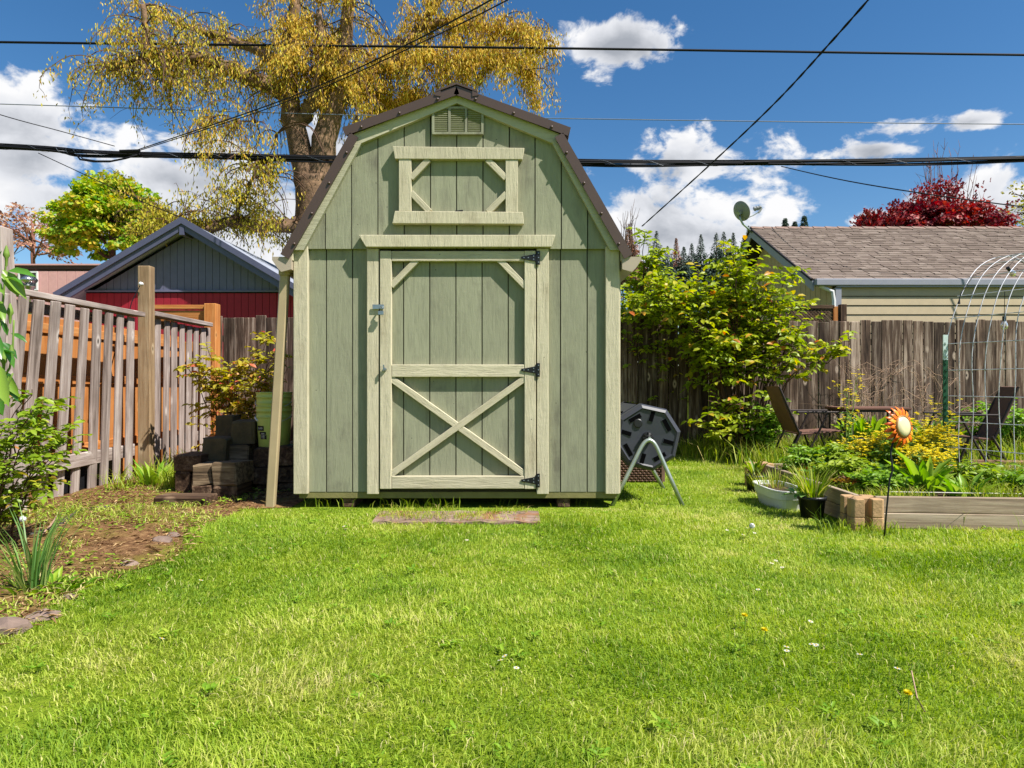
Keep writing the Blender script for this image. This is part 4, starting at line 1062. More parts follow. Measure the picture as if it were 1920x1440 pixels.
# green buckets, one nested in the other
def bucket(name, c, label, mark):
    b = empty(name, c, label, 'bucket', 'nested green buckets')
    prof = [(0, 0), (.130, 0), (.134, .004), (.150, .27), (.150, .275), (.158, .277), (.158, .285), (.152, .287), (.153, .33), (.160, .332), (.160, .342), (.155, .344), (.157, .372), (.161, .374), (.161, .380), (.153, .380), (.148, .30), (.130, .01), (0, .008)]
    body = MB().lathe(prof, 32, c).build('pail', M['bucket'], b, smooth=True)
    hd = []
    for i in range(17):
        t = math.pi*i/16; hd.append(Vector(c)+Vector((-.164*math.cos(t), -.164*math.sin(t)*.75-.01, .30-.07*math.sin(t))))
    MB().tube(hd, .0025, 5).build('wire_handle', M['wire'], b)
    if mark:
        MB().tube(hd[2:5], .009, 8).build('grip', M['white'], b)
    return b
cb_ = P(507, 841, 6.12); bz = cb_.z
b1 = bucket('bucket', (cb_.x, 6.22, bz), 'lower green bucket with a printed black label, on the timbers', True)
b2 = bucket('bucket', (cb_.x, 6.22, bz+.125), 'upper green bucket nested inside the labelled one', False)
# printed label wraps the pail: dark panel with pale letters
def on_pail(ang, z, out=.0015):
    r_ = .134+(.150-.134)*(z/.27)+out
    return Vector((cb_.x+r_*math.sin(ang), 6.22-r_*math.cos(ang), bz+z))
def patch(mb, a0, a1, z0, z1, out):
    n = 6; vs = []
    for i in range(n+1):
        a = a0+(a1-a0)*i/n; vs += [on_pail(a, z0, out), on_pail(a, z1, out)]
    mb.add(vs, [(2*i, 2*i+2, 2*i+3, 2*i+1) for i in range(n)])
lb = MB(); patch(lb, R(-52), R(-18), .160, .205, .0015); patch(lb, R(-40), R(-10), .125, .152, .0015); patch(lb, R(-36), R(-20), .085, .122, .0015); patch(lb, R(-18), R(-8), .085, .122, .0015)
lb.build('label_print', M['label_black'], b1)
lw = MB()
for k in range(4): patch(lw, R(-31), R(-16), .096+.013*k, .100+.013*k, .0025)
def letters(mb, txt, a0, z, h, w, gap):
    G5 = {'I': '#;#;#;#;#', 'S': '###;#..;###;..#;###', 'L': '#..;#..;#..;#..;###', 'A': '.#.;#.#;###;#.#;#.#', 'N': '#..#;##.#;#.##;#..#;#..#', 'D': '##.;#.#;#.#;#.#;##.', 'B': '##.;#.#;##.;#.#;##.'}
    a = a0
    for ch in txt:
        rows = G5[ch].split(';'); nc_ = len(rows[0])
        for r_i, row in enumerate(rows):
            for c_i, cc_ in enumerate(row):
                if cc_ == '#': patch(mb, a+c_i*w, a+(c_i+1)*w, z+h*(4-r_i)/5, z+h*(5-r_i)/5, .0028)
        a += nc_*w+gap
letters(lw, 'BLAND', R(-49), .174, .018, R(1.25), R(1.4))
lw.build('label_text', M['label_white'], b1)
# stuff behind the buckets: green tarp edge
tp = MB(); c = P(548, 836, 6.2)
tp.add([(c.x-.2, 6.1, c.z-.03), (c.x+.12, 6.15, c.z+.05), (c.x+.12, 6.6, c.z+.07), (c.x-.2, 6.5, c.z+.0), (c.x-.2, 6.1, c.z-.05), (c.x+.12, 6.15, c.z+.03), (c.x+.12, 6.6, c.z+.05), (c.x-.2, 6.5, c.z-.02)],
       [(0, 1, 2, 3), (7, 6, 5, 4), (0, 4, 5, 1), (1, 5, 6, 2), (2, 6, 7, 3), (3, 7, 4, 0)])
tag(tp.build('folded_tarp', plain('dark_green_tarp', srgb(30, 70, 58), .5), loc=c), 'folded dark green tarp beside the green buckets', 'tarp')
# ------------------------------------------------------------------ compost tumbler
tb = empty('compost_tumbler', (1.09, 5.8, 0), 'octagonal black compost tumbler on a tubular metal stand', 'composter')
C0 = Vector((1.094, 5.50, .528)); ax_ = Vector((-.06, 1, 0)).normalized(); RT = .278
def octa(r, y, off=0.): return [C0+ax_*y+Vector((r*math.sin(R(-10+45*k+off)), 0, r*math.cos(R(-10+45*k+off)))) for k in range(8)]
def loft_(rings, cap0=True, cap1=True):
    mb = MB(); vs = [v for r_ in rings for v in r_]; n = len(rings[0])
    fs = [(i*n+j, i*n+(j+1) % n, (i+1)*n+(j+1) % n, (i+1)*n+j) for i in range(len(rings)-1) for j in range(n)]
    if cap0: fs.append(tuple(range(n-1, -1, -1)))
    if cap1: fs.append(tuple(range((len(rings)-1)*n, len(rings)*n)))
    return mb.add(vs, fs)
loft_([octa(.255, .055), octa(.255, .64)], False, False).build('drum', M['tumbler'], tb)
def end_cap(y0, s):
    rg = [octa(RT, y0+s*.085), octa(RT, y0+s*.03), octa(RT-.012, y0+s*.012), octa(RT-.035, y0), octa(RT-.048, y0+s*.012), octa(.06, y0+s*.022), octa(.02, y0+s*.022)]
    return loft_(rg, False, True).build('end_cap', M['tumbler'], tb)
ec = end_cap(0, 1); end_cap(.70, -1)
for k in range(8):       # ventilation slots of the near end
    an = R(-10+22.5+45*k); tilt = an + (R(90) if k % 2 else 0) + R(4)
    rr_ = .185
    c = C0+ax_*.019+Vector((rr_*math.sin(an), 0, rr_*math.cos(an)))
    m = Matrix.Rotation(tilt, 3, 'Y')
    MB().box(c, (.042, .014, .112), m).build('vent_rim', M['tumbler'], ec)
    MB().box(c-ax_*.0025, (.034, .014, .104), m).build('vent_slot', M['slot'], ec)
MB().lathe([(.0, .0), (.034, .0), (.036, -.01), (.030, -.014), (0, -.014)], 20, C0+ax_*.018+Vector((-.075, 0, .115)), 'Y').build('grille', M['black_plastic'], ec)
hub = MB(); hub.lathe([(.012, -.05), (.014, -.04), (.02, -.03), (.042, -.004), (.045, .02)], 16, C0, 'Y')
for k in range(8):
    a = math.pi/4*k; hub.box(C0+Vector((.027*math.sin(a), -.012, .027*math.cos(a))), (.008, .03, .034), Matrix.Rotation(a, 3, 'Y'))
hub.build('hub', M['black_plastic'], ec)
# lid on the upper left side
u0, u1 = octa(.262, 0, 0)[7]-C0, octa(.262, 0, 0)[0]-C0
ldm = MB()
for f0, f1, t in ((.05, .95, .018),):
    n = (u0+u1).normalized()
    vs = []
    for yy_ in (.13, .60):
        for f in (f0, f1):
            for h in (0, t): vs.append(C0+ax_*yy_+u0.lerp(u1, f)*.985+n*h)
    ldm.add(vs, [(0, 2, 3, 1), (4, 5, 7, 6), (0, 1, 5, 4), (2, 6, 7, 3), (1, 3, 7, 5), (0, 4, 6, 2)])
ld = ldm.build('lid', M['tumbler'], tb)
for i in range(6):
    n = (u0+u1).normalized(); MB().box(C0+ax_*(.17+.07*i)+u0.lerp(u1, .3)+n*.017, (.02, .03, .012), Matrix.Rotation(R(-32), 3, 'Y')).build('lid_slot', M['slot'], ld)
def stand(y, sc=1.):
    pts = []
    f1 = Vector((.79, y-.06, 0)) if y < 5.8 else Vector((.86, y, 0)); f2 = Vector((1.345, y-.06, 0)) if y < 5.8 else Vector((1.39, y, 0))
    apx = Vector((C0.x+(0 if y < 5.8 else -.04), y, .515))
    vx = apx+Vector((0, 0, .075))
    a_, b_ = f1.lerp(vx, .74), f2.lerp(vx, .74)
    pts = [f1, f1.lerp(a_, .5)]
    for t in np.linspace(0, 1, 11): pts.append(a_*(1-t)**2+vx*2*t*(1-t)+b_*t*t)
    pts += [f2.lerp(b_, .5), f2]
    MB().tube(pts, .0165, 12).build('stand_leg', M['galv'], tb, smooth=True)
stand(5.44); stand(6.26)
MB().tube([C0-ax_*.06, C0+ax_*.78], .012, 8).build('axle', M['galv'], tb)
# wicker basket behind it
wk = empty('wicker_basket', (1.16, 6.95, 0), 'brown wicker basket on the grass behind the compost tumbler', 'basket')
wx0, wx1, wy0, wy1, wh = 1.02, 1.47, 6.65, 7.25, .26
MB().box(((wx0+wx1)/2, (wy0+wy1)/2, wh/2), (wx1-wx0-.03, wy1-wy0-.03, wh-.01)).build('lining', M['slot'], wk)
for k in range(11):
    z = .012+wh/11*k; pts = []
    n = 22
    for i in range(n+1): pts.append((wx0+(wx1-wx0)*i/n, wy0+.010*(1 if (i+k) % 2 else -1), z+.008))
    for i in range(1, n+1): pts.append((wx1+.010*(1 if (i+k) % 2 else -1), wy0+(wy1-wy0)*i/n, z+.008))
    MB().tube(pts, .0095, 5).build('wicker_strand', M['wicker'], wk)
for x_ in (wx0, wx1):
    board('corner_leg', (.035, .035, wh+.02), (x_, wy0, wh/2+.01), M['wicker'], wk)
MB().box(((wx0+wx1)/2, (wy0+wy1)/2, wh+.012), (wx1-wx0+.03, wy1-wy0+.03, .02)).build('basket_lid', M['wicker'], wk)
# white domed bin half hidden by the shed corner
wb = MB(); c = P(1150, 745, 7.4)
wb.lathe([(.17, 0), (.19, .02), (.20, .55), (.215, .58), (.215, .62), (.19, .70), (.12, .765), (.0, .79)], 28, (c.x-.06, 7.4, 0)); tag(wb.build('domed_bin', M['white'], loc=(c.x, 7.4, 0), smooth=True), 'white domed bin peeking out behind the shed corner', 'bin')
for k in range(1): pass
# ------------------------------------------------------------------ raised bed
bx0, by0, by1, bx1 = 2.34, 4.56, 6.42, 6.6
def fy(x): return by0-.075*(x-bx0)       # the front edge runs slightly towards the camera
rbed = empty('raised_bed', (4.2, 5.4, 0), 'raised garden bed of weathered planks and tan corner blocks', 'garden bed')
for k, (z, h) in enumerate(((.052, .103), (.1585, .106))):
    beam('front_plank', (bx0+.08, fy(bx0+.08)+.004*k, z), (bx1, fy(bx1)+.004*k, z), h, .04, M['bed_wood'], rbed, .004)
    beam('side_plank', (bx0-.01, by0+.06, z), (bx0+.02, by1-.06, z), h, .04, M['bed_wood'], rbed, .004, up=(1, 0, 0))
    beam('back_plank', (bx0+.06, by1, z), (bx1, by1-.3, z), h, .04, M['bed_wood'], rbed, .004)
def corner_block(cx, cy, z0, rz):
    """square block with a slot in each side to take the plank ends"""
    s, w = .105, .024; dp = .055
    poly = []
    for k in range(4):
        a = k*math.pi/2; ca, sa = math.cos(a), math.sin(a)
        for (x, y) in ((s, -s*.82), (s*.82, -s)) if False else ((s*.84, -s), (s, -s*.84), (s, -w), (s-dp, -w), (s-dp, w), (s, w)):
            poly.append((x*ca-y*sa, x*sa+y*ca))
    m = Matrix.Rotation(R(rz), 2)
    poly = [tuple(m @ Vector(p)+Vector((cx, cy))) for p in poly]
    o = MB().slab(poly, z0, z0+.118).build('corner_block', M['planter_block'], rbed, loc=(cx, cy, z0))
    return bevel_obj(o, .004)
for z0 in (0.0, .120):
    corner_block(bx0-.01, by0-.01, z0-.03, -4); corner_block(bx0-.01, by1+.02, z0-.02, 3)
sg = 40; xs_, ys_ = np.meshgrid(np.linspace(bx0+.02, bx1, sg), np.linspace(0, 1, sg))
ysoil = (by0-.075*(xs_-bx0)+.03)+(by1-.3*(xs_-bx0)/(bx1-bx0)-.03-(by0-.075*(xs_-bx0)+.03))*ys_
zs = .13+.05*vnoise(xs_*4, ysoil*4, 9)
ix = np.arange(sg*sg).reshape(sg, sg); F = np.stack([ix[:-1, :-1], ix[:-1, 1:], ix[1:, 1:], ix[1:, :-1]], -1).reshape(-1)
so = link('soil', np_mesh('soil', np.stack([xs_, ysoil, zs], -1).reshape(-1, 3), F, 4, None, M['soil'], True), None, rbed); so.location = -org(rbed)
tag(MB().tube([(bx0+.25, 4.72, .215), (3.9, 4.60, .213)], .0035, 5).build('twine', M['twine'], loc=(3, 4.6, .2)), 'pale string stretched over the raised bed', 'string')
# ------------------------------------------------------------------ pots
def pot(name, c, r0, r1, h, mat, label):
    o = empty(name, c, label, 'pot')
    MB().lathe([(0, 0), (r0, 0), (r1*.97, h*.86), (r1*1.05, h*.86), (r1*1.06, h), (r1*.96, h), (r1*.93, h*.88)], 28, c).build('pot_wall', mat, o, smooth=True)
    MB().lathe([(r1*.95, h*.87), (r1*.5, h*.91), (0, h*.92)], 20, c).build('potting_soil', M['soil'], o)
    return o
pot('plant_pot', (2.165, 6.06, 0), .072, .088, .155, M['black_plastic'], 'small black plant pot beside the far corner blocks')
pot('plant_pot', (2.135, 4.86, 0), .072, .094, .165, M['black_plastic'], 'black plant pot beside the near corner blocks')
wp = empty('window_box', (2.13, 5.36, 0), 'long white window box planter beside the raised bed', 'planter')
def oval(rx, ry, z, n=28): return [Vector((2.10+.0+rx*np.sign(math.cos(t))*abs(math.cos(t))**.6, 5.38+ry*np.sign(math.sin(t))*abs(math.sin(t))**.6, z)) for t in np.linspace(0, 2*math.pi, n, endpoint=False)]
loft_([oval(.10, .24, 0), oval(.118, .275, .085), oval(.128, .285, .090), oval(.135, .30, .145), oval(.142, .31, .15), oval(.142, .31, .16), oval(.128, .295, .16), oval(.12, .28, .13)], True, False).build('box_wall', M['white'], wp)
loft_([oval(.125, .29, .128), oval(.06, .14, .14)], False, True).build('potting_soil', M['soil'], wp)
wp.rotation_euler = (0, 0, 0)
# ------------------------------------------------------------------ sunflower stake
sf = empty('sunflower_ornament', (2.31, 4.24, 0), 'orange metal sunflower ornament with cream disc on a thin stake', 'ornament')
hc = P(1688, 800, 4.28)
pts = [Vector((2.31, 4.24, -.02)), P(1662, 960, 4.24), P(1668, 900, 4.25), P(1674, 880, 4.26), P(1670, 850, 4.27), P(1673, 835, 4.29), P(1680, 812, 4.32)]
MB().tube(pts, .0055, 7).build('stake', M['black_iron'], sf, smooth=True)
nf = Vector((.444, -.88, .14)).normalized(); mf = nf.to_track_quat('Z', 'Y').to_matrix()
pos = []; al = []; nn = []; LL = []; WW = []; RRn = []
for ring, (n, r0, ln_, lift) in enumerate(((17, .054, .086, .004), (17, .050, .070, .014))):
    for k in range(n):
        a = 2*math.pi*(k+.5*ring)/n
        dloc = Vector((math.cos(a), math.sin(a), -.22+.25*ring)); 
        pos.append(tuple(hc+mf @ Vector((r0*math.cos(a), r0*math.sin(a), lift)))); al.append(tuple(mf @ dloc)); nn.append(tuple(nf))
        LL.append(ln_*random.uniform(.85, 1.12)); WW.append(.027); RRn.append(random.random()*.6+.4*ring*random.random())
me = leaf_mesh('petals', pos, al, nn, LL, WW, RRn, M['orange_petal'], 'leaf')
o = link('petals', me, None, sf); o.location = -org(sf)
md = o.modifiers.new('thick', 'SOLIDIFY'); md.thickness = .0018
MB().lathe([(.070, -.004), (.074, .010), (.070, .026), (.062, .028)], 28, hc, m=mf).build('disc_rim', M['rust_rim'], sf, smooth=True)
MB().lathe([(.064, .022), (.055, .032), (.035, .038), (0, .040)], 28, hc, m=mf).build('disc', M['cream_disc'], sf, smooth=True)
MB().lathe([(.06, -.006), (0, -.012)], 20, hc, m=mf).build('back_plate', M['rust_rim'], sf)
# ------------------------------------------------------------------ steel post and cattle panel arch
A = Vector((P(1771, 700, 5.72).x, 5.72, 0)); wdir = Vector((.42, -.907, 0)); adir = Vector((.907, .42, 0))
tpz = P(1771, 628, 5.72).z
tpost = empty('steel_post', A, 'green steel garden post with white tip beside the wire arch', 'post')
def tpost_part(z0, z1, mat, name):
    mb = MB(); h = z1-z0
    mb.box((A.x, A.y-.012, (z0+z1)/2), (.040, .006, h)); mb.box((A.x, A.y+.006, (z0+z1)/2), (.006, .030, h))
    z = z0+.03
    while z < z1-.02: mb.box((A.x, A.y-.018, z), (.012, .008, .014)); z += .055
    return mb.build(name, mat, tpost)
tpost_part(0, tpz-.21, M['post_green'], 'shaft'); tpost_part(tpz-.2095, tpz, M['post_white'], 'tip')
arch = empty('wire_arch', A+adir*.8, 'galvanised wire mesh arch trellis curving up over the right garden', 'trellis')
span, top = 1.75, 2.10
def arch_pt(s):
    """point along the arch: upright legs, then a half ellipse"""
    leg = 1.12; ell = math.pi/2*math.sqrt(((span/2)**2+(top-leg)**2)/2)*2
    tot = 2*leg+ell; d = s*tot
    if d < leg: return adir*0+Vector((0, 0, d))
    if d > tot-leg: return adir*span+Vector((0, 0, tot-d))
    t = math.pi*(d-leg)/ell
    return adir*(span/2-span/2*math.cos(t))+Vector((0, 0, leg+(top-leg)*math.sin(t)))
offA = A+Vector((.03, .02, 0))
for k in range(13):
    pts = [offA+wdir*(.105*k)+arch_pt(i/60)+Vector((.006*math.sin(i*.7+k), .006*math.cos(i*.5+k*2), 0)) for i in range(61)]
    MB().tube(pts, .0036, 5).build('arch_wire', M['wire'], arch, smooth=True)
tot = 24
for i in range(tot+1):
    p = arch_pt(i/tot); a = offA+p+wdir*(-.02); b = offA+p+wdir*(.105*12+.02)
    MB().tube([a, a.lerp(b, .5)+Vector((0, 0, .004*math.sin(i*3))), b], .0036, 5).build('cross_wire', M['wire'], arch)
# string lights hanging in the arch
def bulb(c, tilt, label, cordto):
    o = empty('string_light', c, label, 'bulb', 'string lights in the arch')
    m = Euler(tilt).to_matrix()
    MB().lathe([(.0, .0), (.014, 0), (.014, -.035), (.010, -.04)], 12, c, m=m).build('socket', M['black_plastic'], o)
    MB().lathe([(.011, -.038), (.02, -.055), (.027, -.078), (.022, -.10), (0, -.112)], 14, c, m=m).build('glass', M['bulb'], o, smooth=True)
    MB().tube([c, cordto], .0025, 5).build('cord', M['cable'], o)
def glassmat():
    m, nt, b, out = new_mat('clear_bulb_glass'); b.inputs['Base Color'].default_value = (.95, .95, .92, 1); b.inputs['Roughness'].default_value = .05
    b.inputs['Transmission Weight'].default_value = .85; b.inputs['IOR'].default_value = 1.2; return m
M['bulb'] = glassmat()
bulb(P(1883, 593, 5.6), (0, 0, 0), 'clear bulb hanging upright from the wire arch', P(1884, 545, 5.6))
bulb(P(1889, 502, 5.9), (R(20), R(-55), 0), 'clear bulb lying slanted near the top of the wire arch', P(1904, 485, 5.95))
pts = [P(1803, 548, 5.75), P(1799, 560, 5.75), P(1798, 570, 5.75)]
tag(MB().tube(pts, [.004, .004, .011], 7).build('light_plug', M['black_plastic'], loc=pts[0]), 'black plug end dangling from the wire arch', 'plug')
pts = [P(1803, 548, 5.75), P(1826, 516, 5.8), P(1850, 505, 5.9), P(1904, 485, 5.95), P(1930, 500, 5.8), P(1960, 560, 5.5)]
tag(MB().tube(pts, .0028, 5).build('clipped_cable', M['cable'], loc=pts[0]), 'black string light cord clipped along the wire arch', 'cord')
# ------------------------------------------------------------------ patio chairs and table
def patio_chair(loc, rz, label):
    o = empty('patio_chair', (0, 0, 0), label, 'chair', 'folding patio chairs')
    fr_, sl_ = M['chair_frame'], M['sling']
    bk = MB(); n = 6
    for i in range(n+1):
        t = i/n; x = -.20-.21*t-.02*math.sin(t*3); z = .40+.53*t; hw = .235-.03*t*t
        for yy_ in (-hw, hw):
            bk.v += [(x, yy_, z), (x-.022, yy_, z+.004)]
    for i in range(n):
        b = i*4; bk.f += [(b, b+4, b+6, b+2), (b+1, b+3, b+7, b+5), (b, b+1, b+5, b+4), (b+2, b+6, b+7, b+3)]
    bk.f += [(0, 2, 3, 1), (n*4, n*4+1, n*4+3, n*4+2)]
    bk.build('backrest', sl_, o)
    s_ = MB(); s_.box((.04, 0, .405), (.48, .47, .02), (0, R(-4), 0)); bevel_obj(s_.build('seat', sl_, o), .006)
    for y in (-.265, .265):
        ar = MB(); ar.box((.03, y, .64), (.56, .04, .022)); bevel_obj(ar.build('armrest', fr_, o), .006)
        MB().tube([(.10, y, .63), (-.05, y, .32), (-.22, y, .0)], .0125, 8).build('leg', fr_, o)
        MB().tube([(-.19, y*.95, .42), (-.40, y*.95, .0)], .0125, 8).build('leg', fr_, o)
        MB().tube([(.20, y, .63), (.28, y, .42), (.22, y, .395)], .011, 8).build('arm_support', fr_, o)
        MB().tube([(.02, y*.95, .40), (.16, y*.95, .0)], .0125, 8).build('leg', fr_, o)
        MB().tube([(-.21, y*.93, .40), (-.43, y*.83, .93)], .013, 8).build('back_tube', fr_, o)
    MB().tube([(.10, -.25, .17), (.10, .25, .17)], .009, 6).build('stretcher', fr_, o)
    MB().tube([(-.30, -.25, .2), (-.30, .25, .2)], .009, 6).build('stretcher', fr_, o)
    o.location = loc; o.rotation_euler = (0, 0, rz); return o
patio_chair((P(1518, 800, 8.0).x, 8.0, 0), R(-2), 'brown folding patio chair facing right beside the leafy bush')
patio_chair((P(1805, 800, 7.3).x, 7.3, 0), R(163), 'brown folding patio chair behind the wire arch')
tbx = P(1634, 770, 8.15)
tab = empty('patio_table', (tbx.x, 8.25, 0), 'low brown patio table between the two chairs', 'table')
zt_ = P(1624, 764, 8.15).z
t_ = MB(); t_.box((tbx.x, 8.25, zt_-.012), (.80, .52, .03)); bevel_obj(t_.build('tabletop', M['sling'], tab), .010, 2)
MB().box((tbx.x, 8.25, zt_-.040), (.74, .46, .022)).build('apron', M['chair_frame'], tab)
for sx in (-1, 1):
    for sy in (-1, 1):
        MB().tube([(tbx.x+sx*.36, 8.25+sy*.2, zt_-.03), (tbx.x+sx*.36, 8.25+sy*.2, 0)], .013, 8).build('leg', M['chair_frame'], tab)
MB().tube([(tbx.x-.27, 8.06, zt_-.05), (tbx.x-.27, 8.06, zt_-.32), (tbx.x-.22, 8.06, zt_-.37), (tbx.x+.2, 8.06, zt_-.37), (tbx.x+.25, 8.06, zt_-.32), (tbx.x+.25, 8.06, zt_-.05)], .012, 8).build('brace', M['chair_frame'], tab)
# ------------------------------------------------------------------ pallet wood on the right
pa = empty('pallet', (P(1890, 880, 6.9).x, 6.9, 0), 'old wooden pallet lying on the ground at the right edge', 'pallet')
for i in range(4): board('pallet_board', (1.2, .10, .02), (P(1890, 880, 6.9).x+.3, 6.65+.16*i, .15), M['pallet'], pa, rot=(0, 0, R(-8)))
for i in range(3): board('pallet_runner', (.05, .62, .09), (P(1890, 880, 6.9).x-.22+.5*i, 6.9-.07*i, .09), M['pallet'], pa, rot=(0, 0, R(-8)))
o = board('loose_board', (.8, .09, .025), (P(1905, 870, 6.9).x+.15, 6.78, .175), M['pallet'], rot=(0, R(1), R(-4))); tag(o, 'loose weathered board on top of the pallet', 'board')
# stones and pipe along the soil edge
def stone(px, py, w, d_, h, label, rz):
    dd = FOC*CAM_H/(py-720); c = P(px, py, dd); c.z = .0
    bm = bmesh.new(); bmesh.ops.create_icosphere(bm, subdivisions=2, radius=1.0); rs = random.Random(px)
    for v in bm.verts:
        k = 1+rs.uniform(-.14, .14); v.co = Vector((v.co.x*w/2*k, v.co.y*d_/2*k, max(-.3, v.co.z)*h*k))
    me = bpy.data.meshes.new('stone'); bm.to_mesh(me); bm.free()
    o = link('stone', me, M['stone'], None, c+Vector((0, 0, h*.15)), (0, 0, rz)); tag(o, label, 'stone', 'stones edging the bare soil')
stone(14, 1186, .16, .13, .05, 'large grey stone at the left edge of the lawn', .3)
stone(82, 1160, .13, .10, .03, 'flat brown stone next to the large grey one', .8)
stone(243, 1062, .10, .08, .03, 'small grey stone at the lawn edge right of the iris clump', .2)
stone(303, 1018, .14, .10, .035, 'flat grey stone on the bare soil, larger of the far pair', -.3)
stone(324, 1008, .09, .07, .03, 'flat grey stone on the bare soil, smaller of the far pair', .5)
stone(130, 1122, .07, .06, .02, 'small flat stone beside the iris clump', .5)
def gp(px, py, z=.02):
    dd = FOC*(CAM_H-z)/(py-720); return P(px, py, dd)
pts = [gp(55, 1003), gp(105, 992), gp(125, 972), gp(150, 958), gp(180, 953), gp(205, 951)]
tag(MB().tube(pts, .014, 8).build('drip_pipe', M['hose'], loc=pts[2], smooth=True), 'black irrigation pipe lying on the bare soil', 'pipe')
pts = [gp(78, 1003, .03), gp(95, 985, .05), gp(106, 968, .06)]
tag(MB().tube(pts, .005, 6).build('fallen_twig', M['dry'], loc=pts[1]), 'pale dry twig on the bare soil by the pipe', 'twig')
# ------------------------------------------------------------------ trees
def curve_pts(pts, n):
    """Catmull-Rom through points"""
    pts = [Vector(p) for p in pts]; out = []
    for i in range(len(pts)-1):
        p0, p1, p2, p3 = pts[max(i-1, 0)], pts[i], pts[i+1], pts[min(i+2, len(pts)-1)]
        for k in range(n):
            t = k/n; out.append(.5*((2*p1)+(p2-p0)*t+(2*p0-5*p1+4*p2-p3)*t*t+(3*p1-p0-3*p2+p3)*t*t*t))
    return out+[pts[-1]]
def limb(mb, pts, r0, r1, n=5, sides=8, wob=0.):
    c = curve_pts(pts, n); k = len(c)
    c = [p+Vector((random.gauss(0, wob), random.gauss(0, wob), random.gauss(0, wob))) if 0 < i < k-1 else p for i, p in enumerate(c)]
    mb.tube(c, [r0+(r1-r0)*i/(k-1) for i in range(k)], sides); return c
def lod_leaves(name, parent, data, mat, shape='rhomb'):
    pos, al, nn, L, W, rn = data
    me = leaf_mesh(name, pos, al, nn, L, W, rn, mat, shape, off=tuple(org(parent)))
    return link(name, me, None, parent, org(parent))
# ---- the big catkin-hung tree behind the blue house
DT = 17.0
def T(px, py, dd=0.): return P(px, py, DT+dd)
bt = empty('catkin_tree', (T(590, 500).x, DT, 0), 'large tree hung with golden catkins behind the shed', 'tree')
tr = MB()
base = T(585, 500); base.z = 0
trunk = limb(tr, [base, T(588, 470), T(590, 400), T(588, 330)], .54, .44, 5, 14, .015)
lead = []
lead.append(limb(tr, [T(578, 345), T(566, 290), T(548, 220), T(540, 140), T(548, 60), T(556, -60)], .34, .10, 5, 12, .02))
lead.append(limb(tr, [T(598, 345), T(605, 280), T(625, 200), T(640, 130), T(650, 60), T(660, -60)], .36, .12, 5, 12, .02))
lead.append(limb(tr, [T(615, 210), T(650, 165), T(705, 130, .4), T(780, 60, .8), T(840, -20, 1)], .24, .08, 5, 8, .02))
lead.append(limb(tr, [T(560, 230), T(590, 180, -.3), T(600, 110, -.4), T(598, 20, -.5)], .20, .07, 5, 8, .02))
low_l = limb(tr, [T(575, 415), T(520, 425, -.5), T(440, 420, -1), T(370, 432, -1.4), T(300, 405, -1.6)], .20, .05, 5, 8, .03)
left_l = limb(tr, [T(548, 180), T(480, 150, -.4), T(400, 118, -.6), T(330, 108, -.8), T(268, 112, -1), T(200, 130, -1)], .24, .05, 5, 8, .03)
left_2 = limb(tr, [T(268, 112, -1), T(272, 70, -1), T(268, 10, -1)], .10, .06, 4, 7, .02)
left_3 = limb(tr, [T(545, 130), T(470, 90, .8), T(380, 60, 1.2), T(290, 30, 1.5)], .16, .05, 4, 7, .03)
up_l = limb(tr, [T(425, 420, -1), T(460, 370, -1.2), T(480, 320, -1.4), T(495, 300, -1.5)], .06, .02, 4, 6, .02)
r_1 = limb(tr, [T(705, 130, .4), T(770, 110, .3), T(850, 120, .2), T(930, 110, 0), T(990, 130, 0)], .14, .03, 5, 7, .03)
r_2 = limb(tr, [T(780, 60, .8), T(860, 40, 1), T(950, 60, 1), T(1010, 80, 1)], .10, .03, 4, 6, .03)
r_3 = limb(tr, [T(640, 130), T(700, 180, 1), T(770, 200, 1.4), T(830, 190, 1.6)], .10, .03, 4, 6, .03)
stub = limb(tr, [T(600, 300), T(650, 310, -.3)], .10, .05, 3, 6)
tr.build('trunk', M['bark'], bt, smooth=True)
tw = MB(); cat_p = []; cat_d = []; cat_r = []; dk_p = []; dk_d = []
TZ0 = P(590, 170, DT).z; TX0 = T(592, 300).x
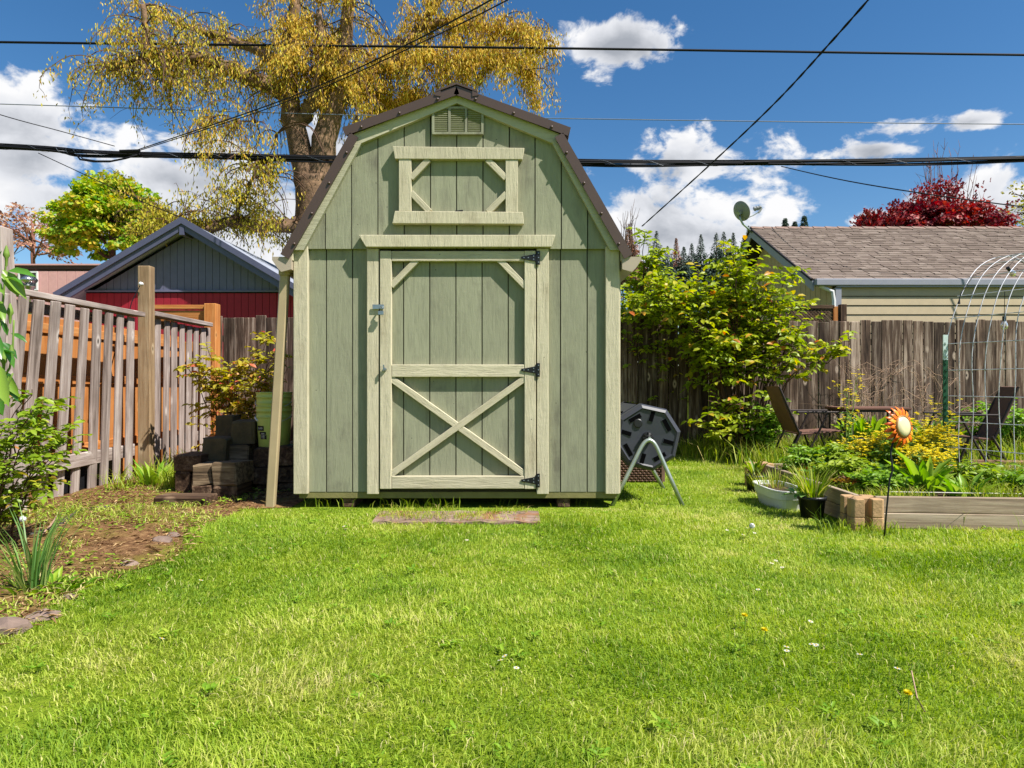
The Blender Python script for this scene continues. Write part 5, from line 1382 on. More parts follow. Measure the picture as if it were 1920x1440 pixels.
def hang_twigs(path, n, ln, spread, droop, dens, dark=0., i0=0):
    k = len(path)
    for _ in range(int(n*.8)):
        i = random.randint(i0, k-1); p = path[i].copy()
        az = random.uniform(0, 2*math.pi); L = ln*random.uniform(.5, 1.25)
        d = Vector((math.cos(az)*spread, math.sin(az)*spread, random.uniform(-.1, .9)))
        pts = [p]; m = 9
        for s in range(m):
            d = d+Vector((random.gauss(0, .16), random.gauss(0, .16), -droop*(.16+.05*s)+random.gauss(0, .08))); d.normalize()
            pts.append(pts[-1]+d*(L/m))
        tw.tube(pts, [.016*(1-j/(m+1))+.004 for j in range(len(pts))], 3, False)
        if p.z < TZ0 and abs(p.x-TX0) < .75 and pts[5].y < DT+.2: continue
        lush = random.choice((.25, .6, 1., 1.5, 1.9)); clus = [random.uniform(1, len(pts)) for _c in range(3)]
        for s in range(2, len(pts)):
            wgt = lush*(.25+1.5*max(math.exp(-((s-c_)/1.0)**2) for c_ in clus))
            for _2 in range(int(1.5*dens*wgt*random.uniform(.5, 1.5))):
                q = pts[s-1].lerp(pts[s], random.random())+Vector((random.gauss(0, .10), random.gauss(0, .10), random.gauss(0, .08)))
                dd_ = Vector((random.gauss(0, .32), random.gauss(0, .32), -1))
                (dk_p if random.random() < dark else cat_p).append(tuple(q)); (dk_d if len(dk_p) > len(dk_d) else cat_d).append(tuple(dd_))
            # side twigs
            if random.random() < .45:
                e = pts[s]+Vector((random.gauss(0, .22), random.gauss(0, .22), random.uniform(-.45, .08)))
                tw.tube([pts[s], pts[s].lerp(e, .5)+Vector((0, 0, .05)), e], [.006, .005, .003], 3, False)
                for _2 in range(int(1.3*dens*lush)):
                    q = pts[s].lerp(e, random.random())+Vector((random.gauss(0, .08), random.gauss(0, .08), random.gauss(0, .08)))
                    (dk_p if random.random() < dark else cat_p).append(tuple(q)); (dk_d if len(dk_p) > len(dk_d) else cat_d).append((random.gauss(0, .32), random.gauss(0, .32), -1.))
hang_twigs(lead[0], 66, 1.9, 1.0, .75, 7.5, .18, 13); hang_twigs(lead[1], 62, 1.8, 1.0, .7, 7.5, .18, 13)
hang_twigs(lead[2], 64, 1.7, 1.0, .8, 9, .1, 5); hang_twigs(lead[3], 36, 1.6, 1.0, .8, 9, .1, 8)
hang_twigs(left_l, 125, 1.9, .85, .9, 4.4, .6, 6); hang_twigs(left_3, 62, 1.8, 1., .9, 5, .5, 5); hang_twigs(left_2, 20, 1.4, 1., .9, 4, .4)
hang_twigs(r_1, 92, 1.5, .9, .75, 9, .08, 3); hang_twigs(r_2, 68, 1.4, .9, .7, 9, .05, 2); hang_twigs(r_3, 70, 1.5, .9, .9, 9, .08, 3)
hang_twigs(low_l, 110, 1.5, 1.0, .25, 4.4, .9, 2); hang_twigs(up_l, 40, 1.2, .9, .7, 4, .8, 3)
hang_twigs(trunk, 26, .8, 1.0, .5, 4, .8, 6)
hang_twigs([T(520, 250, -1), T(480, 230, -1.2), T(440, 240, -1), T(400, 220, -1.3), T(470, 300, -1.2), T(510, 330, -1)], 48, 1.6, .8, 1.2, 5.5, .4)
tw.build('twigs', M['twig'], bt)
def foliage(name, parent, pts, dirs, L, W, mat, shape='rhomb'):
    n = len(pts); 
    lod_leaves(name, parent, (np.array(pts), np.array(dirs), rand_dirs(n), rng.uniform(L*.6, L*1.4, n), rng.uniform(W*.7, W*1.3, n), rng.uniform(0, 1, n)), mat, shape)
foliage('catkins', bt, cat_p, cat_d, .112, .028, M['catkin']); foliage('young_leaves', bt, dk_p, dk_d, .085, .036, M['catkin_dark'])
# ---- crown made of leaf clumps on branching limbs
def crown_tree(name, label, base, top_r, zc, rz, n_clump, n_leaf, L, W, mat, bark, trunk_r, shape='rhomb', clump_r=.5, open_=.0, seed=1, limbs=9):
    random.seed(seed)
    t = empty(name, base, label, 'tree'); b = Vector(base); mb = MB()
    c0 = Vector((b.x, b.y, zc))
    limb(mb, [b, b.lerp(c0, .5)+Vector((.1, 0, 0)), c0-Vector((0, 0, rz*.3)), c0+Vector((0, 0, rz*.5))], trunk_r, trunk_r*.3, 4, 8, .02)
    cl = []
    for k in range(n_clump):
        v = Vector((random.gauss(0, 1), random.gauss(0, 1), random.gauss(0, 1))).normalized(); f = random.uniform(.45, 1.0)**.6
        if v.z < -.55: v.z *= -.5
        cl.append((c0+Vector((v.x*top_r*f, v.y*top_r*f, v.z*rz*f)), clump_r*random.uniform(.6, 1.3)))
    for k in range(limbs):
        e = cl[k % len(cl)][0]; s = c0+Vector((0, 0, random.uniform(-.6, .2)*rz))
        limb(mb, [s, s.lerp(e, .5)+Vector((0, 0, .1)), e], trunk_r*.35, trunk_r*.07, 3, 5, .03)
    for e, _ in cl:
        s = c0.lerp(e, .35); mb.tube([s, s.lerp(e, .6)+Vector((0, 0, .05)), e], [trunk_r*.10, trunk_r*.07, trunk_r*.03], 4, False)
    mb.build('trunk', bark, t, smooth=True)
    idx = rng.integers(0, len(cl), n_leaf); C = np.array([tuple(c) for c, _ in cl])[idx]; RR_ = np.array([r for _, r in cl])[idx]
    dv = rand_dirs(n_leaf); dv[:, 2] = np.abs(dv[:, 2])*.8+dv[:, 2]*.2; dv = unit(dv)
    pos = C+dv*(RR_*rng.uniform(.35, 1.05, n_leaf)**.7)[:, None]*np.array([1.15, 1.15, .8])
    out = unit(pos-np.array(c0)); al = out+rand_dirs(n_leaf)*.7; al[:, 2] -= .45
    nn = dv+rand_dirs(n_leaf)*.55+np.array([0, 0, .5])
    lod_leaves('leaves', t, (pos, al, nn, rng.uniform(.7, 1.3, n_leaf)*L, rng.uniform(.7, 1.3, n_leaf)*W, np.clip(rng.uniform(0, 1, n_leaf)+rng.normal(0, .15, len(cl))[idx], 0, 1)), mat, shape)
    return t
def tbase(px, d): v = P(px, 700, d); v.z = 0; return v
c = P(210, 445, 27)
crown_tree('maple_tree', 'round bright green maple behind the blue house', tbase(210, 27), 2.0, c.z+.15, 1.9, 150, 19000, .16, .14, M['maple_green'], M['bark_dark'], .22, 'maple', .48, seed=4)
c = P(68, 455, 31)
crown_tree('russet_tree', 'thin pinkish russet tree at the far left behind the pale home', tbase(62, 31), 1.9, c.z, 1.7, 90, 1900, .16, .10, M['pink_leaf'], M['twig_red'], .16, 'rhomb', .42, seed=6, limbs=16)
c = P(1748, 418, 20)
crown_tree('red_maple', 'crimson leaved maple above the beige house roof', tbase(1750, 20), 1.8, c.z-.55, .95, 110, 9500, .13, .085, M['red_maple'], M['bark_dark'], .16, 'maple', .34, seed=8, limbs=14)
c = P(1925, 400, 22)
crown_tree('pale_tree', 'pale young leaved tree at the right edge above the roof', tbase(1950, 22), 1.0, c.z, 1.3, 40, 900, .10, .07, M['catkin_dark'], M['twig'], .12, 'rhomb', .35, seed=9, limbs=12)
# spires of leafy shoots on the red maple
random.seed(10)
rm = bpy.data.objects['red_maple']; pos = []; al = []
for k in range(95):
    px = random.uniform(1622, 1868); top = 428-75*math.exp(-((px-1755)/62)**2)-random.uniform(-8, 30)
    p0 = P(px+random.uniform(-6, 6), 430, 20+random.uniform(-.8, .8)); p1 = P(px+(px-1750)*.12, top, 20)
    p1.y = p0.y
    for j in range(55):
        t = random.random(); q = p0.lerp(p1, t); pos.append((q.x+random.gauss(0, .07), q.y+random.gauss(0, .07), q.z)); al.append((random.gauss(0, .6), random.gauss(0, .6), .7))
n = len(pos)
lod_leaves('leaf_shoots', rm, (np.array(pos), np.array(al), rand_dirs(n), rng.uniform(.08, .15, n), rng.uniform(.05, .08, n), rng.uniform(0, 1, n)), M['red_maple'], 'maple')
# bare twiggy tree tops
def bare_tree(name, label, px, d, pys, spread, n, mat, seed):
    random.seed(seed); b = tbase(px, d); t = empty(name, b, label, 'tree'); mb = MB()
    zt = P(px, pys, d).z
    limb(mb, [b, Vector((b.x, b.y, zt*.5))], .10, .06, 3, 6)
    for k in range(n):
        x = random.gauss(0, spread); s = Vector((b.x+x*.25, b.y+random.gauss(0, .2), zt*random.uniform(.45, .65)))
        e = Vector((b.x+x, b.y+random.gauss(0, spread*.6), zt*random.uniform(.84, 1.03)-abs(x)*.5))
        c_ = limb(mb, [s, s.lerp(e, .5)+Vector((x*.12, 0, 0)), e], .018, .005, 4, 4, .02)
        for _ in range(6):
            i = random.randint(3, len(c_)-1); q = c_[i]; mb.tube([q, q+Vector((random.gauss(0, .10), random.gauss(0, .1), random.uniform(.10, .35)))], [.007, .003], 3, False)
    mb.build('branches', mat, t)
bare_tree('bare_tree', 'bare twiggy tree rising behind the crimson maple', 1772, 21.5, 270, .55, 34, M['twig_red'], 3)
bare_tree('bare_tree', 'bare grey twigs standing right beside the shed roof', 1178, 19, 398, .25, 14, M['twig'], 5)
# ---- far conifers on the skyline
def conifer(px, py_top, d, h, w, label, mat, seed, shape=1.):
    random.seed(seed); topz = P(px, py_top, d).z; x = P(px, py_top, d).x; b = Vector((x, d, 0))
    t = empty('conifer', b, label, 'tree', 'far conifers on the skyline'); 
    MB().tube([(x, d, 0), (x, d, topz*.6), (x, d, topz)], [.35, .22, .03], 6).build('trunk', M['bark_dark'], t)
    pos = []; al = []; L = []; nl = 2600
    for k in range(nl):
        f = random.random()**.75; z = topz-h*f; r_ = w*1.9*f*random.uniform(.65, 1.1)*(1+.12*math.sin(f*50+seed)); a = random.uniform(0, 2*math.pi)
        s = random.uniform(.15, .85); pos.append((x+math.cos(a)*r_*s, d+math.sin(a)*r_*s, z-r_*s*.25)); al.append((math.cos(a), math.sin(a), -.45+random.gauss(0, .25))); L.append(max(.25, r_*.40))
    n = len(pos); L = np.array(L)
    lod_leaves('needles', t, (np.array(pos), np.array(al), rand_dirs(n)*.5+np.array([0, 0, .7]), L, L*.42, rng.uniform(0, 1, n)), mat)
    return t
ords = ['leftmost', 'second', 'third', 'fourth', 'fifth', 'sixth', 'seventh', 'eighth', 'ninth', 'tenth']
spec = [(1180, 414, 95, 8, 1.7, 'larch'), (1231, 427, 100, 12, 2.4, 'conifer'), (1252, 455, 105, 9, 1.9, 'conifer'), (1268, 440, 110, 9, 1.5, 'larch'), (1282, 456, 100, 8, 1.9, 'conifer'), (1297, 450, 110, 9, 2.0, 'conifer'),
        (1314, 433, 105, 10, 1.8, 'conifer'), (1343, 430, 105, 11, 2.2, 'conifer'), (1357, 428, 108, 11, 2.4, 'conifer'), (1375, 430, 104, 10, 1.8, 'conifer'), (1394, 437, 106, 10, 2.1, 'conifer'), (1403, 417, 110, 11, 1.6, 'conifer')]
names = ['russet conifer peeking out at the shed roof edge', 'tallest dark conifer left of the leafy bush top', 'small dark conifer right of the tallest one on the skyline', 'russet bare conifer above the yellow green shrub', 'short dark conifer right of the russet one', 'short conifer in the middle of the skyline row',
         'thin ragged conifer standing alone in the skyline row', 'dark conifer, left of the dense pair below the dish', 'dark conifer, right of the dense pair below the dish', 'conifer just left of the dish pole', 'conifer behind the gable edge of the beige house', 'slim conifer rising right at the dish pole']
for i, (s_, nm) in enumerate(zip(spec, names)): conifer(s_[0], s_[1]+6, *s_[2:5], nm, M[s_[5]], 30+i)
conifer(1508, 404, 60, 6, 1.3, 'green conifer tip above the middle of the beige roof', M['conifer'], 51)
conifer(1472, 409, 62, 5, 1.0, 'pale ragged conifer tip left on the beige roof ridge', M['conifer'], 52)
conifer(1490, 415, 64, 4, .8, 'small thin conifer tip between two others on the roof ridge', M['conifer'], 53)

print('catkins', len(cat_p), 'young', len(dk_p))
# ------------------------------------------------------------------ shrubs
def shrub(name, label, base, stems, leaf, mat, bark, cat='shrub', seed=1, sprig=.35, per=10, sprigs=7, jit=.05, droop=.35, hi_red=True, width=.55, shape='leaf', stem_r=.012, lo=.28):
    """stems: list of point lists (world). Leaves stand in rows on short sprigs along the upper part of each stem."""
    random.seed(seed); t = empty(name, base, label, cat); mb = MB(); pos = []; al = []; nn = []; L = []; rn = []
    for st_ in stems:
        c = limb(mb, st_, stem_r*random.uniform(.8, 1.2), stem_r*.35, 5, 5, jit*.25)
        k = len(c)
        for _ in range(sprigs):
            i = random.randint(int(k*lo), k-1); p = c[i]; az = random.uniform(0, 2*math.pi)
            d = Vector((math.cos(az), math.sin(az), random.uniform(-.1, .9))).normalized(); ln_ = sprig*random.uniform(.4, 1.25)
            pts = [p]
            for s in range(4):
                d = (d+Vector((random.gauss(0, .2), random.gauss(0, .2), -droop*.25+random.gauss(0, .12)))).normalized(); pts.append(pts[-1]+d*ln_/4)
            mb.tube(pts, [stem_r*.4, stem_r*.34, stem_r*.28, stem_r*.2, stem_r*.12], 4, False)
            tone = random.random()
            for j in range(per):
                f = (j+.6)/per*4; a_ = min(int(f), 3); q = pts[a_].lerp(pts[a_+1], f-a_)
                tdir = (pts[a_+1]-pts[a_]).normalized(); sd = tdir.cross(Vector((0, 0, 1)))
                if sd.length < .1: sd = Vector((1, 0, 0))
                sd.normalize(); sgn = 1 if j % 2 else -1
                dv = (tdir*.6+sd*sgn*.9+Vector((random.gauss(0, .25), random.gauss(0, .25), random.uniform(-.55, .15))))
                pos.append(tuple(q)); al.append(tuple(dv)); nn.append((random.gauss(0, .55), random.gauss(0, .55)-.2, 1.))
                L.append(leaf*random.uniform(.65, 1.25)); v = .25+.5*random.random()*tone+.25*f/4*random.random()
                if hi_red and f > 3.2 and random.random() < .18: v = random.uniform(.85, 1)
                rn.append(min(1, v))
    mb.build('stems', bark, t)
    lod_leaves('leaves', t, (np.array(pos), np.array(al), np.array(nn), np.array(L), np.array(L)*width, np.array(rn)), mat, shape)
    return t
def fan(base, n, hgt, spread, seed, tilt=(0, 0), flat=.6, bend=.25):
    random.seed(seed); out = []
    for k in range(n):
        a = random.uniform(0, 2*math.pi); r_ = spread*math.sqrt(random.random()); h = hgt*random.uniform(.62, 1.0)*(1-.28*(r_/spread)**2)
        b = Vector(base)+Vector((math.cos(a)*r_*.28, math.sin(a)*r_*.28*flat, 0)); e = Vector(base)+Vector((math.cos(a)*r_+tilt[0], math.sin(a)*r_*flat+tilt[1], h))
        m_ = b.lerp(e, .55)+Vector((-math.cos(a)*r_*bend*.5, -math.sin(a)*r_*bend*.5, h*.10)); out.append([b, m_, e])
    return out
# the big leafy bush in front of the back fence
bb = P(1385, 850, 8.85); bb.z = 0
stems = fan(bb, 64, 2.75, .88, 3, flat=.5)
random.seed(12)
for k in range(2):      # long arms reaching right and left
    stems.append([bb+Vector((.3, 0, .4)), P(1490, 700, 8.7), P(1560, 665+12*k, 8.6), P(1592-10*k, 640+8*k, 8.55)])
for k in range(5): stems.append([bb+Vector((-.15, 0, .3)), P(1330, 640, 8.8), P(1262+random.uniform(-20, 25), 560+random.uniform(-50, 40), 8.8), P(1215+random.uniform(-25, 25), 560+random.uniform(-50, 50), 8.8)])
for k in range(5): stems.append([bb+Vector((.1, -.1, 0)), bb+Vector((random.uniform(-.1, .5), -.25, .5)), P(1385+random.uniform(-70, 40), 730+random.uniform(-30, 90), 8.5)])
shrub('leafy_bush', 'big leafy bush with yellow green and bronze leaves before the back fence', bb, stems, .105, M['shrub'], M['twig'], seed=14, lo=.5, sprig=.38, per=10, sprigs=9, jit=.05, droop=.35, stem_r=.011)
# yellow green shrub hanging over the fence beside the shed
yb = P(1215, 850, 9.75); yb.z = 0
ys2 = fan(yb, 84, 2.65, .9, 23, flat=.5)
for k in range(6): ys2.append([yb+Vector((-.1, 0, 1.0)), P(1200, 560, 9.6), P(1212+random.uniform(-20, 20), 440+random.uniform(-10, 60), 9.5)])
for k in range(9): ys2.append([yb+Vector((0, -.1, 1.2)), P(1215, 570, 9.4), P(1190+random.uniform(-40, 90), 600+random.uniform(-20, 40), 9.15)])
shrub('yellow_shrub', 'yellow green shrub spilling over the fence beside the shed', yb, ys2, .085, M['yshrub'], M['twig'], seed=24, sprig=.34, per=10, sprigs=11, stem_r=.010)
# red tipped shrub behind the block pile
pb_ = P(430, 830, 7.1); pb_.z = 0
ps = []
random.seed(31)
for tx, ty in ((352, 690), (372, 672), (392, 662), (408, 690), (425, 676), (436, 700), (450, 680), (468, 672), (480, 700), (500, 640), (512, 672), (520, 650), (385, 705), (415, 715), (465, 705), (505, 700), (540, 690)):
    e = P(tx, ty, 7.0+random.uniform(-.25, .3)); ps.append([pb_+Vector((random.uniform(-.1, .2), 0, 0)), pb_.lerp(e, .5)+Vector((0, 0, .12)), e])
shrub('red_tipped_shrub', 'red tipped shrub growing behind the block pile', pb_, ps, .074, M['photinia'], M['twig'], seed=32, sprig=.22, per=9, sprigs=14, stem_r=.008)
# rose bush in the left foreground
rb_ = Vector((-3.05, 3.95, 0)); rs = fan(rb_, 24, .95, .48, 41, flat=.8)
for tx, ty in ((70, 745), (88, 775), (98, 850), (60, 730), (95, 920), (85, 800), (40, 740)):
    e = P(tx, ty, 3.9); rs.append([rb_, rb_.lerp(e, .5)+Vector((0, 0, .12)), e])
shrub('rose_bush', 'small leaved rose bush in the left foreground', rb_, rs, .052, M['rose'], M['twig'], seed=42, sprig=.19, per=9, sprigs=9, stem_r=.006)
# broad leaved climber reaching in at the left edge
cl_b = Vector((-2.15, 2.62, 0)); ct = empty('climbing_plant', cl_b, 'glossy broad leaved plant with buds reaching in at the left edge', 'plant')
random.seed(5); mb = MB(); pos = []; al = []; nn = []; L = []
stm = [[cl_b, P(-30, 900, 2.62), P(-12, 700, 2.6), P(6, 560, 2.6), P(12, 470, 2.6)], [cl_b, P(-40, 850, 2.62), P(-20, 730, 2.6), P(18, 690, 2.58), P(26, 600, 2.58)], [cl_b, P(-25, 850, 2.6), P(0, 760, 2.55), P(24, 700, 2.55)]]
for s_ in stm: limb(mb, s_, .006, .003, 5, 6)
leaves = [((4, 505), (52, 560), 0), ((8, 520), (46, 530), 1), ((2, 512), (36, 556), 0), ((14, 508), (66, 514), 1), ((2, 600), (16, 630), 0), ((0, 640), (36, 672), 1), ((4, 650), (30, 690), 0), ((20, 625), (52, 640), 1),
          ((0, 690), (34, 752), 0), ((6, 700), (36, 745), 1), ((-6, 680), (12, 760), 0), ((-10, 730), (6, 780), 0), ((-12, 560), (10, 600), 1), ((-20, 620), (4, 668), 0), ((-20, 520), (6, 548), 1), ((4, 470), (-14, 505), 0), ((6, 660), (28, 660), 1)]
for (a_, b_, k) in leaves:
    dd = 2.58+random.uniform(-.06, .05); p0 = P(*a_, dd); p1 = P(*b_, dd-.02+random.uniform(-.05, .05))
    pos.append(tuple(p0)); al.append(tuple(p1-p0)); L.append((p1-p0).length*.98); nn.append((random.gauss(.2, .3), random.gauss(-.5, .3), 1.))
mb.build('stems', M['stem_green'], ct, smooth=True)
lod_leaves('leaves', ct, (np.array(pos), np.array(al), np.array(nn), np.array(L), np.array(L)*.34, rng.uniform(0, 1, len(L))), M['bigleaf'], 'leaf')
for (px, py) in ((12, 474), (19, 582), (21, 660), (7, 672)):
    c = P(px, py, 2.57); MB().lathe([(0, .030), (.004, .022), (.010, .0), (.0115, -.010), (.006, -.020), (.0035, -.05)], 10, c).build('bud', M['stem_green'], ct, smooth=True)

# ------------------------------------------------------------------ lawn
def in_poly_mask(x, y):
    shed_m = (x > -1.72) & (x < .87) & (y > 5.27)
    bed_m = (x > 2.22) & (y > 4.56-.075*(x-2.3)-.03) & (y < 6.5)
    step_m = (x > -.98) & (x < .22) & (y > 4.68) & (y < 4.97)
    return shed_m | bed_m | step_m
def scatter(n, x0, x1, y0, y1, margin=1.0):
    x = rng.uniform(x0, x1, n); y = rng.uniform(y0, y1, n)
    keep = (np.abs(x) < .75*y+margin) & ~in_poly_mask(x, y)
    return x[keep], y[keep]
LX, LY = [], []
for (y0, y1, dens) in ((1.35, 2.6, 16500), (2.6, 4.0, 12500), (4.0, 5.35, 9000), (5.35, 9.35, 3600)):
    x0, x1 = -(.75*y1+1), (.75*y1+1)
    x, y = scatter(int(dens*(x1-x0)*(y1-y0)), x0, x1, y0, y1, .8); LX.append(x); LY.append(y)
x = np.concatenate(LX); y = np.concatenate(LY)
edge = x-dirt_edge(y)
behind = y > 5.3
on_dirt = (edge+.16*(vnoise(x*9, y*9, 3)-.5) < 0) | (behind & (x < -.8))
thin_patch = vnoise(x*1.1+4, y*1.5, 17)
keep = ~on_dirt & (rng.uniform(0, 1, len(x)) < np.clip(.55+1.2*thin_patch, 0, 1)) & ~(behind & (x < .8))
bare = (((x+1.62)/.30)**2+((y-1.95)/.18)**2 < 1) | (((x-1.28)/.20)**2+((y-6.9)/.5)**2 < 1)
keep &= ~(bare & (rng.uniform(0, 1, len(x)) < .8))
x, y = x[keep], y[keep]; n = len(x)
pn = (vnoise(x*1.6, y*2.2, 21)*.5+vnoise(x*5, y*6, 22)*.3+vnoise(x*17, y*19, 28)*.2-.5)*1.3+.5           # tone patches
hn = vnoise(x*2.4+9, y*2.4, 23)*.6+vnoise(x*7, y*7, 24)*.4           # height patches
h = (.016+.030*hn**1.4)*np.where(rng.uniform(0, 1, n) < .45, rng.uniform(.35, .7, n), rng.uniform(.7, 1.35, n))
tuft = vnoise(x*3.1, y*3.1, 41) > .80; h = np.where(tuft, h*1.3, h)
edgeg = (np.abs(y-5.22) < .10) & (x < .9) & (x > -2); h = np.where(edgeg, h*.9, h)
h = np.where((y > 4.98) & (x > -1.9) & (x < .95), h*.45, h)
w = rng.uniform(.0020, .0042, n)*np.clip(.75+.11*y, 1., 1.7)
rn = np.clip(pn*.95+rng.normal(0, .14, n)-.04, 0, 1); rn = np.where(rng.uniform(0, 1, n) < .05, rng.uniform(.85, 1, n), rn)
az = vnoise(x*1.3, y*1.3, 31)*9+rng.normal(0, 1.5, n)
me = blade_mesh('lawn_grass', np.stack([x, y, np.zeros(n)], 1), h, w, az, rng.uniform(.15, 1.15, n), rn, M['grass'])
tag(link('lawn_grass', me), 'mown bright green lawn grass before the shed', 'grass', kind='stuff')
print('lawn blades', n)
# rough grass by the fences, tall in the back right
def grass_patch(name, label, fn, n, hmin, hmax, w, mat, x0, x1, y0, y1, tone=(.0, 1.), lean=(.1, .8), z0=0.):
    x = rng.uniform(x0, x1, n); y = rng.uniform(y0, y1, n); k = rng.uniform(0, 1, n) < fn(x, y)
    x, y = x[k], y[k]; m = len(x)
    hh = rng.uniform(hmin, hmax, m)*(.5+vnoise(x*2.2, y*2.2, 55))
    me = blade_mesh(name, np.stack([x, y, np.full(m, z0)], 1), hh, rng.uniform(w*.6, w*1.3, m), rng.uniform(0, 6.28, m), rng.uniform(*lean, m), np.clip(rng.uniform(*tone, m), 0, 1), mat)
    return tag(link(name, me), label, 'grass', kind='stuff')
grass_patch('tall_grass', 'tall rough grass growing round the patio chairs and back fence', lambda x, y: np.where((y > 6.55+.5*vnoise(x*2, y*0, 3)) & (x > 1.9+.35*(9.4-y)), np.clip((vnoise(x*1.5, y*1.5, 8)-.15)*1.5, .1, 1), 0)*np.where((y < 8.35) & (x > 2.9) & (x < 5.3), .55, 1), 32000, .14, .40, .009, M['tall_grass'], 1.5, 7.5, 6.3, 9.35)
grass_patch('fence_grass', 'tufts of grass at the foot of the bush and fence', lambda x, y: np.clip((vnoise(x*3, y*3, 12)-.35)*2, 0, 1), 6000, .10, .30, .008, M['tall_grass'], .95, 2.6, 8.6, 9.35)
grass_patch('soil_weeds', 'sparse weeds and grass blades on the bare soil', lambda x, y: np.where((x < dirt_edge(y)+.1) & (y < 7.8) & (x < -1.9), np.clip((vnoise(x*2.3, y*2.3, 44)-.46)*2.8, 0, 1), 0), 36000, .02, .07, .006, M['grass'], -3.7, -1.8, 1.6, 7.8, (.1, 1.), (.4, 1.5))
grass_patch('shed_foot_grass', 'long grass blades fringing the foot of the shed', lambda x, y: np.clip((vnoise(x*4, y*9, 61)-.45)*3, 0.02, 1), 420, .05, .12, .006, M['tall_grass'], -2.0, 1.1, 5.18, 5.34, (.1, .7), (.1, .6))
grass_patch('bed_weeds', 'weeds and seedlings covering the soil of the raised bed', lambda x, y: np.clip((vnoise(x*3, y*3, 71)-.22)*2.2, 0, 1)*(y > 4.62-.075*(x-2.3)), 30000, .05, .16, .007, M['tall_grass'], 2.42, 5.6, 4.3, 6.3, (.1, 1.), (.1, .9), .14)
grass_patch('bed_foot_grass', 'grass tufts against the front planks of the raised bed', lambda x, y: np.clip((vnoise(x*5, y*5, 73)-.5)*3, 0, 1), 2600, .05, .16, .006, M['tall_grass'], 2.0, 4.6, 4.22, 4.55, (.1, .8), (.2, .9))
grass_patch('fence_weeds', 'weeds at the foot of the picket fence', lambda x, y: np.clip((vnoise(x*4, y*4, 75)-.5)*3, 0, 1), 3500, .06, .28, .009, M['tall_grass'], -3.75, -2.95, 6.0, 7.6, (.2, .9), (.2, 1.1))
# broadleaf weeds in the lawn and leaf litter on the soil
m = 420; cx = rng.uniform(-3.2, 4.4, m); cy = rng.uniform(1.5, 5.1, m); k = (np.abs(cx) < .75*cy+.5) & (cx > dirt_edge(cy)+.1) & ~in_poly_mask(cx, cy); cx, cy = cx[k], cy[k]
P_, A_, N_, L_ = [], [], [], []
for a, b in zip(cx, cy):
    s = random.uniform(.5, 1.2)
    for j in range(random.randint(5, 11)):
        t = random.uniform(0, 6.28); P_.append((a+random.gauss(0, .015), b+random.gauss(0, .015), .018)); A_.append((math.cos(t), math.sin(t), random.uniform(.15, .7))); N_.append((0, 0, 1)); L_.append(s*random.uniform(.018, .036))
L_ = np.array(L_)
tag(link('lawn_weeds', leaf_mesh('lawn_weeds', P_, A_, N_, L_, L_*.42, rng.uniform(0, 1, len(L_)), M['weed'], 'leaf')), 'broad leaved weeds scattered through the lawn', 'weeds', kind='stuff')
m = 5200; x = rng.uniform(-3.75, -1.75, m); y = rng.uniform(1.8, 6.6, m); k = x < dirt_edge(y)+.12; x, y = x[k], y[k]; m = len(x)
a = rng.uniform(0, 6.28, m)
me = leaf_mesh('soil_litter', np.stack([x, y, rng.uniform(.015, .045, m)], 1), np.stack([np.cos(a), np.sin(a), rng.normal(0, .12, m)], 1), rand_dirs(m)*.35+np.array([0, 0, 1]), rng.uniform(.015, .07, m), rng.uniform(.004, .012, m), rng.uniform(0, 1, m), M['debris'])
tag(link('soil_litter', me), 'dry litter and wood chips strewn on the bare soil', 'litter', kind='stuff')
m = 2600; x = rng.uniform(-3.7, -1.9, m); y = rng.uniform(2.0, 6.4, m); k = (x < dirt_edge(y)) & (vnoise(x*2, y*2, 91) > .42); x, y = x[k], y[k]; m = len(x); a = rng.uniform(0, 6.28, m)
me = leaf_mesh('soil_clover', np.stack([x, y, rng.uniform(.02, .05, m)], 1), np.stack([np.cos(a), np.sin(a), rng.uniform(0, .5, m)], 1), rand_dirs(m)*.3+np.array([0, 0, 1]), rng.uniform(.018, .04, m), rng.uniform(.012, .024, m), rng.uniform(.2, 1, m), M['weed'], 'leaf')
tag(link('soil_clover', me), 'low green clover patches on the bare soil', 'clover', kind='stuff')
# needles of dry grass on the step
m = 1100; x = rng.uniform(-.97, .2, m); y = rng.uniform(4.68, 4.97, m); k = vnoise(x*6, y*8, 5) > .42; x, y = x[k], y[k]; m = len(x)
me = blade_mesh('step_moss', np.stack([x, y, .028+.07*(y-4.66)], 1), rng.uniform(.02, .06, m), .004, rng.uniform(0, 6.28, m), rng.uniform(.4, 1.6, m), rng.uniform(.2, 1, m), M['tall_grass'])
tag(link('step_grass', me), 'grass and straw growing over the plank step', 'grass', kind='stuff')
